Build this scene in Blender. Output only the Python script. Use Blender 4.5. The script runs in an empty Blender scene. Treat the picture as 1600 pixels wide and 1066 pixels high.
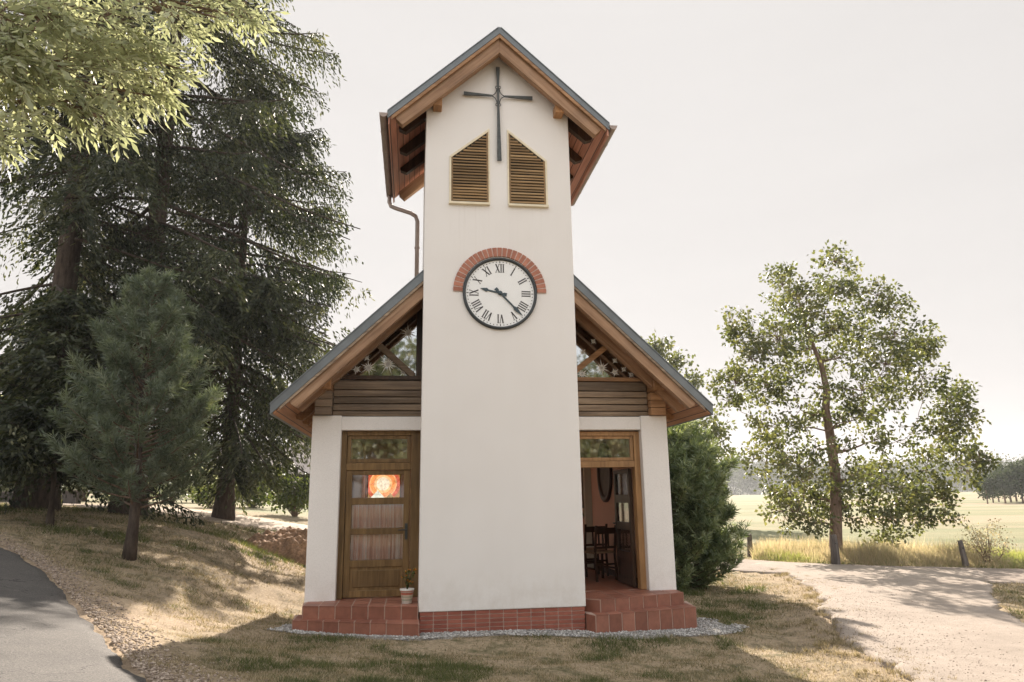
import bpy, bmesh, math, random
import numpy as np
from mathutils import Vector, Matrix
R = math.radians
scene = bpy.context.scene
col = scene.collection
rng = np.random.default_rng(7)
random.seed(7)

# ---------------------------------------------------------------- camera
CAM_H = 1.9
F_PX, PITCH, ROLL = 1121.588, 0.2154, 0.0147
cF = Vector((0, math.cos(PITCH), math.sin(PITCH)))
cU0 = Vector((0, -math.sin(PITCH), math.cos(PITCH)))
cR = Vector((1, 0, 0)) * math.cos(ROLL) - cU0 * math.sin(ROLL)
cU = cU0 * math.cos(ROLL) + Vector((1, 0, 0)) * math.sin(ROLL)
cam_data = bpy.data.cameras.new('camera')
cam = bpy.data.objects.new('camera', cam_data)
col.objects.link(cam)
M4 = Matrix((cR, cU, -cF)).transposed().to_4x4()
M4.translation = (0, 0, CAM_H)
cam.matrix_world = M4
cam_data.sensor_width = 36
cam_data.lens = F_PX / 1600 * 36
cam_data.clip_start = 0.05
cam_data.clip_end = 6000
scene.camera = cam

# ---------------------------------------------------------------- light
SUN_EL, SUN_AZ = R(30), 0.079        # azimuth measured from +Y towards -X
S = Vector((-math.sin(SUN_AZ) * math.cos(SUN_EL), math.cos(SUN_AZ) * math.cos(SUN_EL), math.sin(SUN_EL)))
sd = bpy.data.lights.new('sun', 'SUN')
sd.energy = 5.0
sd.angle = R(0.6)
sd.color = (1.0, 0.885, 0.765)
sun = bpy.data.objects.new('sun', sd)
col.objects.link(sun)
sun.rotation_euler = S.to_track_quat('Z', 'Y').to_euler()

world = bpy.data.worlds.new('World')
scene.world = world
world.use_nodes = True
nt = world.node_tree
nt.nodes.clear()
wo = nt.nodes.new('ShaderNodeOutputWorld')
bg = nt.nodes.new('ShaderNodeBackground')
sky = nt.nodes.new('ShaderNodeTexSky')
sky.sky_type = 'NISHITA'
sky.sun_disc = False
sky.sun_elevation = SUN_EL
sky.sun_rotation = -SUN_AZ
sky.air_density = 1.0
sky.dust_density = 4.0
sky.ozone_density = 1.0
tc = nt.nodes.new('ShaderNodeTexCoord')
sep = nt.nodes.new('ShaderNodeSeparateXYZ')
nt.links.new(tc.outputs['Generated'], sep.inputs[0])
# thin bright overcast haze: a little brighter low down, whiter behind the viewer
mr = nt.nodes.new('ShaderNodeMapRange')
mr.inputs['From Min'].default_value = 0.3
mr.inputs['From Max'].default_value = -0.8
nt.links.new(sep.outputs['Y'], mr.inputs['Value'])
ns = nt.nodes.new('ShaderNodeTexNoise')
ns.inputs['Scale'].default_value = 3.0
ns.inputs['Detail'].default_value = 5
mp = nt.nodes.new('ShaderNodeMapping')
mp.inputs['Scale'].default_value = (1, 1, 5)
nt.links.new(tc.outputs['Generated'], mp.inputs[0])
nt.links.new(mp.outputs[0], ns.inputs['Vector'])
cr = nt.nodes.new('ShaderNodeMixRGB')
cr.inputs[1].default_value = (2.56, 2.45, 2.38, 1)
cr.inputs[2].default_value = (6.5, 6.4, 6.4, 1)
nt.links.new(mr.outputs[0], cr.inputs[0])
cl = nt.nodes.new('ShaderNodeMapRange')
cl.inputs['From Min'].default_value = 0.35
cl.inputs['From Max'].default_value = 0.75
cl.inputs['To Min'].default_value = 0.985
cl.inputs['To Max'].default_value = 1.02
nt.links.new(ns.outputs[0], cl.inputs['Value'])
mu = nt.nodes.new('ShaderNodeMixRGB')
mu.blend_type = 'MULTIPLY'
mu.inputs[0].default_value = 1
nt.links.new(cr.outputs[0], mu.inputs[1])
nt.links.new(cl.outputs[0], mu.inputs[2])
# broad soft brightening of the haze towards the sun
vm = nt.nodes.new('ShaderNodeVectorMath'); vm.operation = 'DOT_PRODUCT'; vm.inputs[1].default_value = S
nt.links.new(tc.outputs['Generated'], vm.inputs[0])
gl = nt.nodes.new('ShaderNodeMapRange'); gl.inputs['From Min'].default_value = 0.55; gl.inputs['From Max'].default_value = 1.0
gl.inputs['To Min'].default_value = 0.93; gl.inputs['To Max'].default_value = 1.07; gl.clamp = True
nt.links.new(vm.outputs['Value'], gl.inputs['Value'])
mu2 = nt.nodes.new('ShaderNodeMixRGB'); mu2.blend_type = 'MULTIPLY'; mu2.inputs[0].default_value = 1
nt.links.new(mu.outputs[0], mu2.inputs[1]); nt.links.new(gl.outputs[0], mu2.inputs[2]); mu = mu2
ms = nt.nodes.new('ShaderNodeMixRGB')
ms.inputs[0].default_value = 0.9
hs = nt.nodes.new('ShaderNodeMixRGB')
hs.blend_type = 'DARKEN'
hs.inputs[0].default_value = 1
hs.inputs[2].default_value = (4, 4, 4, 1)
nt.links.new(sky.outputs[0], hs.inputs[1])
nt.links.new(hs.outputs[0], ms.inputs[1])
nt.links.new(mu.outputs[0], ms.inputs[2])
nt.links.new(ms.outputs[0], bg.inputs['Color'])
bg.inputs['Strength'].default_value = 0.1
nt.links.new(bg.outputs[0], wo.inputs['Surface'])

scene.view_settings.view_transform = 'Standard'
scene.view_settings.look = 'None'
scene.view_settings.exposure = 1.5
scene.view_settings.gamma = 1
scene.render.engine = 'CYCLES'
scene.cycles.max_bounces = 8
scene.cycles.transparent_max_bounces = 12
scene.cycles.volume_bounces = 0
scene.cycles.use_adaptive_sampling = True

# ---------------------------------------------------------------- helpers
def AT(px, py, Y):
    """world point on the ray through a photo pixel at forward distance Y"""
    d = cF + cR * ((px - 800) / F_PX) - cU * ((py - 533) / F_PX)
    return Vector((0, 0, CAM_H)) + d * (Y / d.y)

BX, BY, PHI = -0.1659, 10.1516, 0.1373
def UV(u, v, z=0.0):
    c, s = math.cos(PHI), math.sin(PHI)
    return Vector((BX + u * c - v * s, BY + u * s + v * c, z))

def to_uv(x, y):
    c, s = math.cos(PHI), math.sin(PHI)
    dx, dy = x - BX, y - BY
    return dx * c + dy * s, -dx * s + dy * c

def tag(o, label=None, cat=None, group=None, kind=None):
    if label: o['label'] = label
    if cat: o['category'] = cat
    if group: o['group'] = group
    if kind: o['kind'] = kind
    return o

def empty(name, loc, rz=0.0):
    o = bpy.data.objects.new(name, None)
    o.empty_display_size = 0.2
    col.objects.link(o)
    o.location = loc
    o.rotation_euler = (0, 0, rz)
    return o

def mesh_np(name, V, Fc, mat, parent=None, rnd=None, smooth=False):
    """fast mesh from arrays, all faces with the same corner count"""
    V = np.asarray(V, np.float32)
    Fc = np.asarray(Fc, np.int32)
    n, k = Fc.shape
    me = bpy.data.meshes.new(name)
    me.vertices.add(len(V)); me.vertices.foreach_set('co', V.ravel())
    me.loops.add(n * k); me.loops.foreach_set('vertex_index', Fc.ravel())
    me.polygons.add(n)
    me.polygons.foreach_set('loop_start', np.arange(0, n * k, k, dtype=np.int32))
    if smooth: me.polygons.foreach_set('use_smooth', np.ones(n, bool))
    if rnd is not None:
        a = me.attributes.new('rnd', 'FLOAT', 'FACE')
        a.data.foreach_set('value', np.asarray(rnd, np.float32))
    me.update(calc_edges=True)
    me.materials.append(mat)
    o = bpy.data.objects.new(name, me)
    col.objects.link(o)
    if parent: o.parent = parent
    return o

class MB:
    def __init__(s): s.v = []; s.f = []; s.r = []; s.sm = []
    def add(s, V, Fc, r=None, sm=False):
        b = len(s.v); s.v += [tuple(x) for x in V]
        if r is None: r = random.random()
        for f in Fc:
            s.f.append(tuple(i + b for i in f)); s.r.append(r); s.sm.append(sm)
    def box(s, a0, a1, b0, b1, c0, c1, r=None):
        s.add([(a0,b0,c0),(a1,b0,c0),(a1,b1,c0),(a0,b1,c0),(a0,b0,c1),(a1,b0,c1),(a1,b1,c1),(a0,b1,c1)],
              [(0,3,2,1),(4,5,6,7),(0,1,5,4),(1,2,6,5),(2,3,7,6),(3,0,4,7)], r)
        return s
    def prism(s, P, Q, r=None):
        """closed solid between two matching polygons P and Q (3D points)"""
        n = len(P)
        s.add(list(P) + list(Q), [tuple(range(n))[::-1], tuple(range(n, 2*n))] + [(i, (i+1) % n, n + (i+1) % n, n + i) for i in range(n)], r)
        return s
    def uz(s, poly, v0, v1, r=None):
        return s.prism([(u, v0, z) for u, z in poly], [(u, v1, z) for u, z in poly], r)
    def uvp(s, poly, z0, z1, r=None):
        return s.prism([(u, v, z0) for u, v in poly], [(u, v, z1) for u, v in poly], r)
    def tube(s, pts, rad, n=8, r=None, caps=True):
        pts = [Vector(p) for p in pts]
        m = len(pts)
        if not hasattr(rad, '__len__'): rad = [rad] * m
        V = []; up = Vector((0.13, 0.21, 0.97))
        for i, p in enumerate(pts):
            d = (pts[min(i+1, m-1)] - pts[max(i-1, 0)])
            if d.length < 1e-9: d = Vector((0, 0, 1))
            d.normalize()
            if abs(d.dot(up)) > 0.98: up = Vector((1, 0.1, 0))
            a = d.cross(up).normalized(); b = d.cross(a)
            up = -(b) if False else up
            for k in range(n):
                t = 2 * math.pi * k / n
                V.append(p + (a * math.cos(t) + b * math.sin(t)) * rad[i])
        Fc = []
        for i in range(m - 1):
            for k in range(n):
                Fc.append((i*n+k, i*n+(k+1) % n, (i+1)*n+(k+1) % n, (i+1)*n+k))
        if caps:
            Fc.append(tuple(range(n))[::-1]); Fc.append(tuple((m-1)*n+k for k in range(n)))
        s.add(V, Fc, r, True)
        return s
    def lathe(s, prof, c=(0,0,0), n=24, r=None):
        V = []; Fc = []
        for (q, z) in prof:
            for k in range(n):
                t = 2*math.pi*k/n
                V.append((c[0]+q*math.cos(t), c[1]+q*math.sin(t), c[2]+z))
        for i in range(len(prof)-1):
            for k in range(n):
                Fc.append((i*n+k, i*n+(k+1) % n, (i+1)*n+(k+1) % n, (i+1)*n+k))
        Fc.append(tuple(range(n))[::-1]); Fc.append(tuple((len(prof)-1)*n+k for k in range(n)))
        s.add(V, Fc, r, True)
        return s
    def build(s, name, mat, parent=None, bevel=0.0, fix=True):
        me = bpy.data.meshes.new(name)
        me.from_pydata(s.v, [], s.f)
        a = me.attributes.new('rnd', 'FLOAT', 'FACE')
        a.data.foreach_set('value', s.r)
        me.polygons.foreach_set('use_smooth', s.sm)
        if fix:
            bm = bmesh.new(); bm.from_mesh(me)
            bmesh.ops.recalc_face_normals(bm, faces=bm.faces)
            bm.to_mesh(me); bm.free()
        me.materials.append(mat)
        o = bpy.data.objects.new(name, me)
        col.objects.link(o)
        if parent: o.parent = parent
        if bevel:
            b = o.modifiers.new('bevel', 'BEVEL'); b.width = bevel; b.segments = 2; b.limit_method = 'ANGLE'; b.angle_limit = R(40)
            b.harden_normals = False
        return o

# ---------------------------------------------------------------- noise for shapes
def vnoise(x, y, sc=1.0, seed=0):
    x = np.asarray(x, float) * sc; y = np.asarray(y, float) * sc
    xi = np.floor(x).astype(np.int64); yi = np.floor(y).astype(np.int64)
    fx = x - xi; fy = y - yi
    fx = fx*fx*(3-2*fx); fy = fy*fy*(3-2*fy)
    def h(a, b):
        n = (a*374761393 + b*668265263 + seed*1442695041) & 0xffffffff
        n = ((n ^ (n >> 13)) * 1274126177) & 0xffffffff
        return ((n ^ (n >> 16)) & 0xffff) / 65535.0
    return (h(xi, yi)*(1-fx)+h(xi+1, yi)*fx)*(1-fy) + (h(xi, yi+1)*(1-fx)+h(xi+1, yi+1)*fx)*fy

# ---------------------------------------------------------------- materials
def new_mat(name):
    m = bpy.data.materials.new(name); m.use_nodes = True
    t = m.node_tree; t.nodes.clear()
    out = t.nodes.new('ShaderNodeOutputMaterial')
    return m, t, out

def N(t, ty, **kw):
    n = t.nodes.new(ty)
    for k, v in kw.items():
        if k.startswith('i_'): n.inputs[k[2:].replace('_', ' ')].default_value = v
        else: setattr(n, k, v)
    return n

def ramp(t, fac, stops):
    n = t.nodes.new('ShaderNodeValToRGB')
    e = n.color_ramp.elements
    while len(e) < len(stops): e.new(0.5)
    for i, (p, c) in enumerate(stops):
        e[i].position = p; e[i].color = (c[0], c[1], c[2], 1)
    t.links.new(fac, n.inputs[0])
    return n.outputs[0]

def coords(t, scale=(1, 1, 1), rot=(0, 0, 0)):
    c = t.nodes.new('ShaderNodeTexCoord'); m = t.nodes.new('ShaderNodeMapping')
    m.inputs['Scale'].default_value = scale; m.inputs['Rotation'].default_value = rot
    t.links.new(c.outputs['Object'], m.inputs[0])
    return m.outputs[0]

def noise(t, vec, scale, detail=4, rough=0.55):
    n = N(t, 'ShaderNodeTexNoise'); n.inputs['Scale'].default_value = scale
    n.inputs['Detail'].default_value = detail; n.inputs['Roughness'].default_value = rough
    t.links.new(vec, n.inputs['Vector'])
    return n.outputs['Fac']

def mixc(t, fac, a, b, blend='MIX'):
    n = N(t, 'ShaderNodeMixRGB', blend_type=blend)
    for i, x in ((0, fac), (1, a), (2, b)):
        if hasattr(x, 'links') or hasattr(x, 'is_linked'): t.links.new(x, n.inputs[i])
        elif i == 0: n.inputs[0].default_value = x
        else: n.inputs[i].default_value = (x[0], x[1], x[2], 1)
    return n.outputs[0]

def math_(t, op, a, b=0.0, clamp=False):
    n = N(t, 'ShaderNodeMath', operation=op, use_clamp=clamp)
    for i, x in ((0, a), (1, b)):
        if isinstance(x, (int, float)): n.inputs[i].default_value = x
        else: t.links.new(x, n.inputs[i])
    return n.outputs[0]

def rndattr(t):
    a = N(t, 'ShaderNodeAttribute', attribute_name='rnd')
    return a.outputs['Fac']

def finish(t, out, colr, rough=0.8, bump=None, bstr=0.3, bdist=0.01, metal=0.0, spec=0.5):
    b = t.nodes.new('ShaderNodeBsdfPrincipled')
    if isinstance(colr, tuple): b.inputs['Base Color'].default_value = (*colr, 1)
    else: t.links.new(colr, b.inputs['Base Color'])
    if isinstance(rough, (int, float)): b.inputs['Roughness'].default_value = rough
    else: t.links.new(rough, b.inputs['Roughness'])
    b.inputs['Metallic'].default_value = metal
    b.inputs['Specular IOR Level'].default_value = spec
    if bump is not None:
        n = N(t, 'ShaderNodeBump'); n.inputs['Strength'].default_value = bstr; n.inputs['Distance'].default_value = bdist
        t.links.new(bump, n.inputs['Height']); t.links.new(n.outputs[0], b.inputs['Normal'])
    t.links.new(b.outputs[0], out.inputs['Surface'])
    return b

def simple(name, c, rough=0.7, var=0.15, scale=8, metal=0.0, bstr=0.15, spec=0.5):
    m, t, o = new_mat(name)
    v = coords(t); n = noise(t, v, scale)
    dark = tuple(x*(1-var) for x in c); light = tuple(min(1, x*(1+var)) for x in c)
    finish(t, o, ramp(t, n, [(0.3, dark), (0.7, light)]), rough, n, bstr, 0.004, metal, spec)
    return m

def wood(name, c, c2, axis='x', rough=0.6, scale=1.0, bstr=0.3, rv=0.35, roty=0.0):
    """weathered wood, grain along the axis, each piece a bit different"""
    m, t, o = new_mat(name)
    st = {'x': (1.2, 22, 22), 'y': (22, 1.2, 22), 'z': (22, 22, 1.2)}[axis]
    if roty:
        c0 = t.nodes.new('ShaderNodeTexCoord'); m1 = t.nodes.new('ShaderNodeMapping'); m1.inputs['Rotation'].default_value = (0, roty, 0)
        m2 = t.nodes.new('ShaderNodeMapping'); m2.inputs['Scale'].default_value = tuple(k*scale for k in st)
        t.links.new(c0.outputs['Object'], m1.inputs[0]); t.links.new(m1.outputs[0], m2.inputs[0]); v = m2.outputs[0]
    else: v = coords(t, tuple(k*scale for k in st))
    r = rndattr(t)
    add = N(t, 'ShaderNodeVectorMath', operation='ADD')
    cb = N(t, 'ShaderNodeCombineXYZ')
    t.links.new(math_(t, 'MULTIPLY', r, 37.0), cb.inputs[0]); t.links.new(math_(t, 'MULTIPLY', r, 91.0), cb.inputs[2])
    t.links.new(v, add.inputs[0]); t.links.new(cb.outputs[0], add.inputs[1])
    n = noise(t, add.outputs[0], 1.0, 6, 0.65)
    v2 = coords(t, (1, 1, 1)); n2 = noise(t, v2, 2.3, 3)
    base = ramp(t, n, [(0.25, tuple(x*0.55 for x in c)), (0.45, c), (0.75, c2)])
    sh = ramp(t, r, [(0, (1-rv,)*3), (1, (1+rv*0.35,)*3)])
    cc = mixc(t, 1.0, base, sh, 'MULTIPLY')
    cc = mixc(t, 0.6, cc, ramp(t, n2, [(0.3, (0.62, 0.6, 0.58)), (0.65, (1.08, 1.05, 1.0))]), 'MULTIPLY')
    finish(t, o, cc, rough, n, bstr, 0.003, 0, 0.35)
    return m

def leafmat(name, cols, trans=0.45, rough=0.55, spec=0.3, tint=(1.2, 1.25, 0.5)):
    m, t, o = new_mat(name)
    r = rndattr(t)
    v = coords(t); n = noise(t, v, 0.9, 3)
    f = math_(t, 'ADD', math_(t, 'MULTIPLY', r, 0.6), math_(t, 'MULTIPLY', n, 0.4))
    k = len(cols)
    c = ramp(t, f, [(0.12 + 0.76*i/(k-1), cols[i]) for i in range(k)])
    b = t.nodes.new('ShaderNodeBsdfPrincipled')
    t.links.new(c, b.inputs['Base Color']); b.inputs['Roughness'].default_value = rough
    b.inputs['Specular IOR Level'].default_value = spec
    tr = t.nodes.new('ShaderNodeBsdfTranslucent')
    t.links.new(mixc(t, 1.0, c, tint, 'MULTIPLY'), tr.inputs[0])
    mx = t.nodes.new('ShaderNodeMixShader'); mx.inputs[0].default_value = trans
    t.links.new(b.outputs[0], mx.inputs[1]); t.links.new(tr.outputs[0], mx.inputs[2])
    t.links.new(mx.outputs[0], o.inputs['Surface'])
    return m

def plaster(name, c, bs=0.5):
    m, t, o = new_mat(name)
    v = coords(t)
    fine = noise(t, v, 85, 4, 0.8); big = noise(t, v, 1.3, 5, 0.6)
    v3 = coords(t, (6, 6, 0.35)); streak = noise(t, v3, 1.0, 4, 0.6)
    cc = mixc(t, 1.0, c, ramp(t, big, [(0.25, (0.955, 0.95, 0.945)), (0.7, (1, 1, 1))]), 'MULTIPLY')
    cc = mixc(t, 0.3, cc, ramp(t, streak, [(0.28, (0.95, 0.945, 0.935)), (0.55, (1, 1, 1))]), 'MULTIPLY')
    cc = mixc(t, 0.8, cc, ramp(t, fine, [(0.32, (0.86, 0.86, 0.86)), (0.6, (1.02, 1.02, 1.02))]), 'MULTIPLY')
    if name == 'white_plaster':
        # splashed dirt along the foot and faint runs under the louvre sills
        sp = N(t, 'ShaderNodeSeparateXYZ'); t.links.new(v, sp.inputs[0])
        ft = N(t, 'ShaderNodeMapRange'); ft.inputs['From Min'].default_value = 1.05; ft.inputs['From Max'].default_value = 0.42; t.links.new(sp.outputs['Z'], ft.inputs['Value'])
        dn = noise(t, coords(t, (1, 1, 0.8)), 5.0, 6, 0.7)
        dm = math_(t, 'MULTIPLY', ft.outputs[0], ramp(t, dn, [(0.42, (0, 0, 0)), (0.62, (1, 1, 1))]))
        cc = mixc(t, math_(t, 'MULTIPLY', dm, 0.30, True), cc, (0.47, 0.40, 0.32))
        a1 = N(t, 'ShaderNodeMapRange'); a1.inputs['From Min'].default_value = 4.9; a1.inputs['From Max'].default_value = 6.2; t.links.new(sp.outputs['Z'], a1.inputs['Value'])
        a2 = math_(t, 'LESS_THAN', sp.outputs['Z'], 6.21)
        au = math_(t, 'ABSOLUTE', sp.outputs['X']); b1 = math_(t, 'GREATER_THAN', au, 0.15); b2 = math_(t, 'LESS_THAN', au, 0.76)
        rn = ramp(t, noise(t, coords(t, (24, 24, 0.5)), 1.0, 4, 0.6), [(0.52, (0, 0, 0)), (0.72, (1, 1, 1))])
        mk = math_(t, 'MULTIPLY', math_(t, 'MULTIPLY', a1.outputs[0], a2), math_(t, 'MULTIPLY', math_(t, 'MULTIPLY', b1, b2), rn))
        cc = mixc(t, math_(t, 'MULTIPLY', mk, 0.28, True), cc, (0.50, 0.45, 0.39))
    finish(t, o, cc, 0.92, fine, bs, 0.006, 0, 0.15)
    return m

def glass(name, tr=0.05, c=(0.75, 0.8, 0.82)):
    m, t, o = new_mat(name)
    g = N(t, 'ShaderNodeBsdfGlossy'); g.inputs['Roughness'].default_value = 0.03
    g.inputs['Color'].default_value = (1, 1, 1, 1)
    tp = N(t, 'ShaderNodeBsdfTransparent'); tp.inputs[0].default_value = (*c, 1)
    fr = N(t, 'ShaderNodeFresnel'); fr.inputs[0].default_value = 1.5
    f = math_(t, 'ADD', math_(t, 'MULTIPLY', fr.outputs[0], 0.9), tr, True)
    mx = N(t, 'ShaderNodeMixShader')
    t.links.new(f, mx.inputs[0]); t.links.new(tp.outputs[0], mx.inputs[1]); t.links.new(g.outputs[0], mx.inputs[2])
    t.links.new(mx.outputs[0], o.inputs['Surface'])
    return m

M = {}
M['plaster'] = plaster('white_plaster', (0.80, 0.77, 0.735))
M['trim'] = simple('cream_trim', (0.72, 0.64, 0.47), 0.7, 0.08)
M['salmon'] = plaster('salmon_plaster', (0.84, 0.60, 0.48), 0.3)
M['pale'] = plaster('pale_plaster', (0.66, 0.68, 0.58), 0.2)
M['zinc'] = simple('grey_sheet_metal', (0.15, 0.165, 0.172), 0.5, 0.12, 5, 0.35, 0.05)
M['gutter'] = simple('brown_gutter_metal', (0.30, 0.235, 0.20), 0.5, 0.12, 6, 0.2, 0.05)
M['rafter'] = wood('orange_wood_across', (0.34, 0.185, 0.09), (0.52, 0.31, 0.165), 'x', rv=0.25)
for sg_, nm_ in ((-1, 'rafter_l'), (1, 'rafter_r')):
    M[nm_] = wood('orange_wood_sloping', (0.34, 0.20, 0.115), (0.51, 0.335, 0.215), 'x', rv=0.2, roty=-sg_*R(43))
M['beam'] = wood('honey_wood_deep', (0.36, 0.19, 0.085), (0.55, 0.31, 0.15), 'y', rv=0.3)
M['board'] = wood('weathered_board', (0.22, 0.16, 0.11), (0.40, 0.30, 0.21), 'x', rv=0.35)
M['doorwood'] = wood('oiled_oak_door', (0.16, 0.095, 0.036), (0.28, 0.175, 0.075), 'z', rough=0.45, rv=0.25)
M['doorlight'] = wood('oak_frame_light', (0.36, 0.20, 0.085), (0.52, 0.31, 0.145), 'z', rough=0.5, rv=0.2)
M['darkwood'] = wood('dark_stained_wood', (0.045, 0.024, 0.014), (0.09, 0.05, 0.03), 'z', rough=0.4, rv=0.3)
M['louvre'] = wood('louvre_wood', (0.30, 0.19, 0.09), (0.46, 0.32, 0.17), 'x', rv=0.45)
M['black'] = simple('dark_gap', (0.02, 0.018, 0.015), 0.9, 0.2)
M['iron'] = simple('forged_iron', (0.075, 0.078, 0.075), 0.55, 0.25, 20, 0.5, 0.3)
M['clockrim'] = simple('dark_clock_rim', (0.03, 0.035, 0.036), 0.4, 0.15, 10)
M['dial'] = simple('white_dial', (0.80, 0.80, 0.78), 0.5, 0.02, 5, 0, 0.0)
M['ink'] = simple('black_numerals', (0.05, 0.045, 0.045), 0.6, 0.1)
M['hand'] = simple('blue_grey_hand', (0.035, 0.055, 0.065), 0.45, 0.1)
M['grout'] = simple('grout', (0.42, 0.30, 0.24), 0.9, 0.12, 30)
M['glass'] = glass('window_glass', 0.30)
M['glass_open'] = glass('thin_door_glass', 0.0, (0.93, 0.93, 0.93))
M['starpaint'] = simple('white_star_paint', (0.85, 0.83, 0.78), 0.6, 0.05)

def tilemat(name, c, c2, rough=0.45):
    m, t, o = new_mat(name)
    r = rndattr(t); v = coords(t); n = noise(t, v, 9, 5, 0.65); n2 = noise(t, v, 90, 3)
    cc = ramp(t, r, [(0, c), (1, c2)])
    cc = mixc(t, 0.85, cc, ramp(t, n, [(0.3, (0.72, 0.7, 0.68)), (0.7, (1.12, 1.1, 1.08))]), 'MULTIPLY')
    finish(t, o, cc, rough, n2, 0.15, 0.003, 0, 0.4)
    return m
M['tile'] = tilemat('terracotta_tile', (0.215, 0.085, 0.055), (0.33, 0.14, 0.093))
M['brick'] = tilemat('clinker_brick', (0.24, 0.07, 0.045), (0.34, 0.115, 0.075), 0.6)
M['archbrick'] = tilemat('arch_brick', (0.36, 0.15, 0.10), (0.46, 0.20, 0.135), 0.75)

def soffitmat(name, c, c2, axis):
    m, t, o = new_mat(name)
    v = coords(t); sp = N(t, 'ShaderNodeSeparateXYZ'); t.links.new(v, sp.inputs[0])
    x = math_(t, 'MULTIPLY', sp.outputs[axis], 11.0)
    fr = math_(t, 'FRACT', x); g = math_(t, 'GREATER_THAN', fr, 0.9)
    fl = math_(t, 'FLOOR', x); wn = N(t, 'ShaderNodeTexWhiteNoise', noise_dimensions='1D'); t.links.new(fl, wn.inputs['W'])
    st = [22, 22, 22]; st[1 if axis == 0 else 0] = 1.5
    n = noise(t, coords(t, tuple(st)), 1.0, 5)
    cc = ramp(t, n, [(0.3, c), (0.7, c2)])
    cc = mixc(t, 0.6, cc, ramp(t, wn.outputs[0], [(0, (0.65,)*3), (1, (1.15,)*3)]), 'MULTIPLY')
    cc = mixc(t, g, cc, (0.06, 0.03, 0.02))
    finish(t, o, cc, 0.6, None)
    return m
M['soffit'] = soffitmat('red_brown_soffit', (0.38, 0.15, 0.09), (0.56, 0.27, 0.18), 0)
M['soffit_nave'] = soffitmat('orange_soffit', (0.33, 0.14, 0.06), (0.50, 0.25, 0.12), 0)

def floormat():
    m, t, o = new_mat('interior_floor_tiles')
    v = coords(t); b = N(t, 'ShaderNodeTexBrick'); b.offset = 0.0
    b.inputs['Scale'].default_value = 1.0; b.inputs['Brick Width'].default_value = 0.3; b.inputs['Row Height'].default_value = 0.3
    b.inputs['Mortar Size'].default_value = 0.006
    b.inputs['Color1'].default_value = (0.30, 0.11, 0.06, 1); b.inputs['Color2'].default_value = (0.24, 0.085, 0.05, 1)
    b.inputs['Mortar'].default_value = (0.3, 0.22, 0.18, 1)
    t.links.new(v, b.inputs['Vector'])
    finish(t, o, b.outputs['Color'], 0.35, None)
    return m
M['floor'] = floormat()

def curtainmat():
    m, t, o = new_mat('striped_curtain_cloth')
    n = noise(t, coords(t, (26, 0.2, 0.6)), 1.0, 3, 0.6)
    cc = ramp(t, n, [(0.3, (0.62, 0.33, 0.24)), (0.48, (0.92, 0.64, 0.52)), (0.62, (0.99, 0.90, 0.83))])
    b = N(t, 'ShaderNodeBsdfDiffuse'); t.links.new(cc, b.inputs[0])
    tr = N(t, 'ShaderNodeBsdfTranslucent'); t.links.new(cc, tr.inputs[0])
    mx = N(t, 'ShaderNodeMixShader'); mx.inputs[0].default_value = 0.4
    t.links.new(b.outputs[0], mx.inputs[1]); t.links.new(tr.outputs[0], mx.inputs[2]); t.links.new(mx.outputs[0], o.inputs['Surface'])
    return m
M['curtain'] = curtainmat()

def stained(name, c):
    m, t, o = new_mat(name)
    n = noise(t, coords(t), 25, 3)
    cc = mixc(t, 1.0, c, ramp(t, n, [(0.3, (0.6,)*3), (0.7, (1.1,)*3)]), 'MULTIPLY')
    b = N(t, 'ShaderNodeBsdfDiffuse'); t.links.new(cc, b.inputs[0])
    tr = N(t, 'ShaderNodeBsdfTranslucent'); t.links.new(cc, tr.inputs[0])
    mx = N(t, 'ShaderNodeMixShader'); mx.inputs[0].default_value = 0.9
    t.links.new(b.outputs[0], mx.inputs[1]); t.links.new(tr.outputs[0], mx.inputs[2]); t.links.new(mx.outputs[0], o.inputs['Surface'])
    return m

# barks and leaves
def bark(name, c, c2, sc=14):
    m, t, o = new_mat(name)
    n = noise(t, coords(t, (1, 1, 0.25)), sc, 6, 0.7)
    finish(t, o, ramp(t, n, [(0.32, c), (0.68, c2)]), 0.9, n, 0.9, 0.02, 0, 0.2)
    return m
M['bark_dark'] = bark('spruce_bark', (0.03, 0.022, 0.017), (0.10, 0.075, 0.058))
M['bark_pine'] = bark('young_pine_bark', (0.04, 0.03, 0.024), (0.13, 0.10, 0.08))
M['bark_brown'] = bark('brown_bark', (0.10, 0.065, 0.045), (0.27, 0.19, 0.14))
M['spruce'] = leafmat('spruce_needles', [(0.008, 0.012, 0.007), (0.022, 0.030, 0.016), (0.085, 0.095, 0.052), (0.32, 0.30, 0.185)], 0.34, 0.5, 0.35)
M['pine'] = leafmat('pine_needles', [(0.05, 0.07, 0.055), (0.115, 0.145, 0.11), (0.20, 0.23, 0.175), (0.32, 0.33, 0.255)], 0.35, 0.45, 0.4)
M['bushpine'] = leafmat('bush_needles', [(0.06, 0.085, 0.055), (0.14, 0.185, 0.11), (0.27, 0.31, 0.185), (0.42, 0.43, 0.28)], 0.35, 0.45, 0.4)
M['walnut'] = leafmat('tree_leaves', [(0.05, 0.06, 0.032), (0.095, 0.11, 0.055), (0.16, 0.165, 0.09), (0.25, 0.225, 0.13)], 0.5, 0.42, 0.45)
M['ash'] = leafmat('light_green_leaves', [(0.27, 0.295, 0.19), (0.43, 0.455, 0.305), (0.58, 0.585, 0.42)], 0.5, 0.45, 0.4, (1.03, 1.04, .78))
M['shrub'] = leafmat('shrub_leaves', [(0.05, 0.08, 0.025), (0.10, 0.13, 0.045), (0.17, 0.18, 0.07)], 0.45, 0.5, 0.3)
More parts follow.
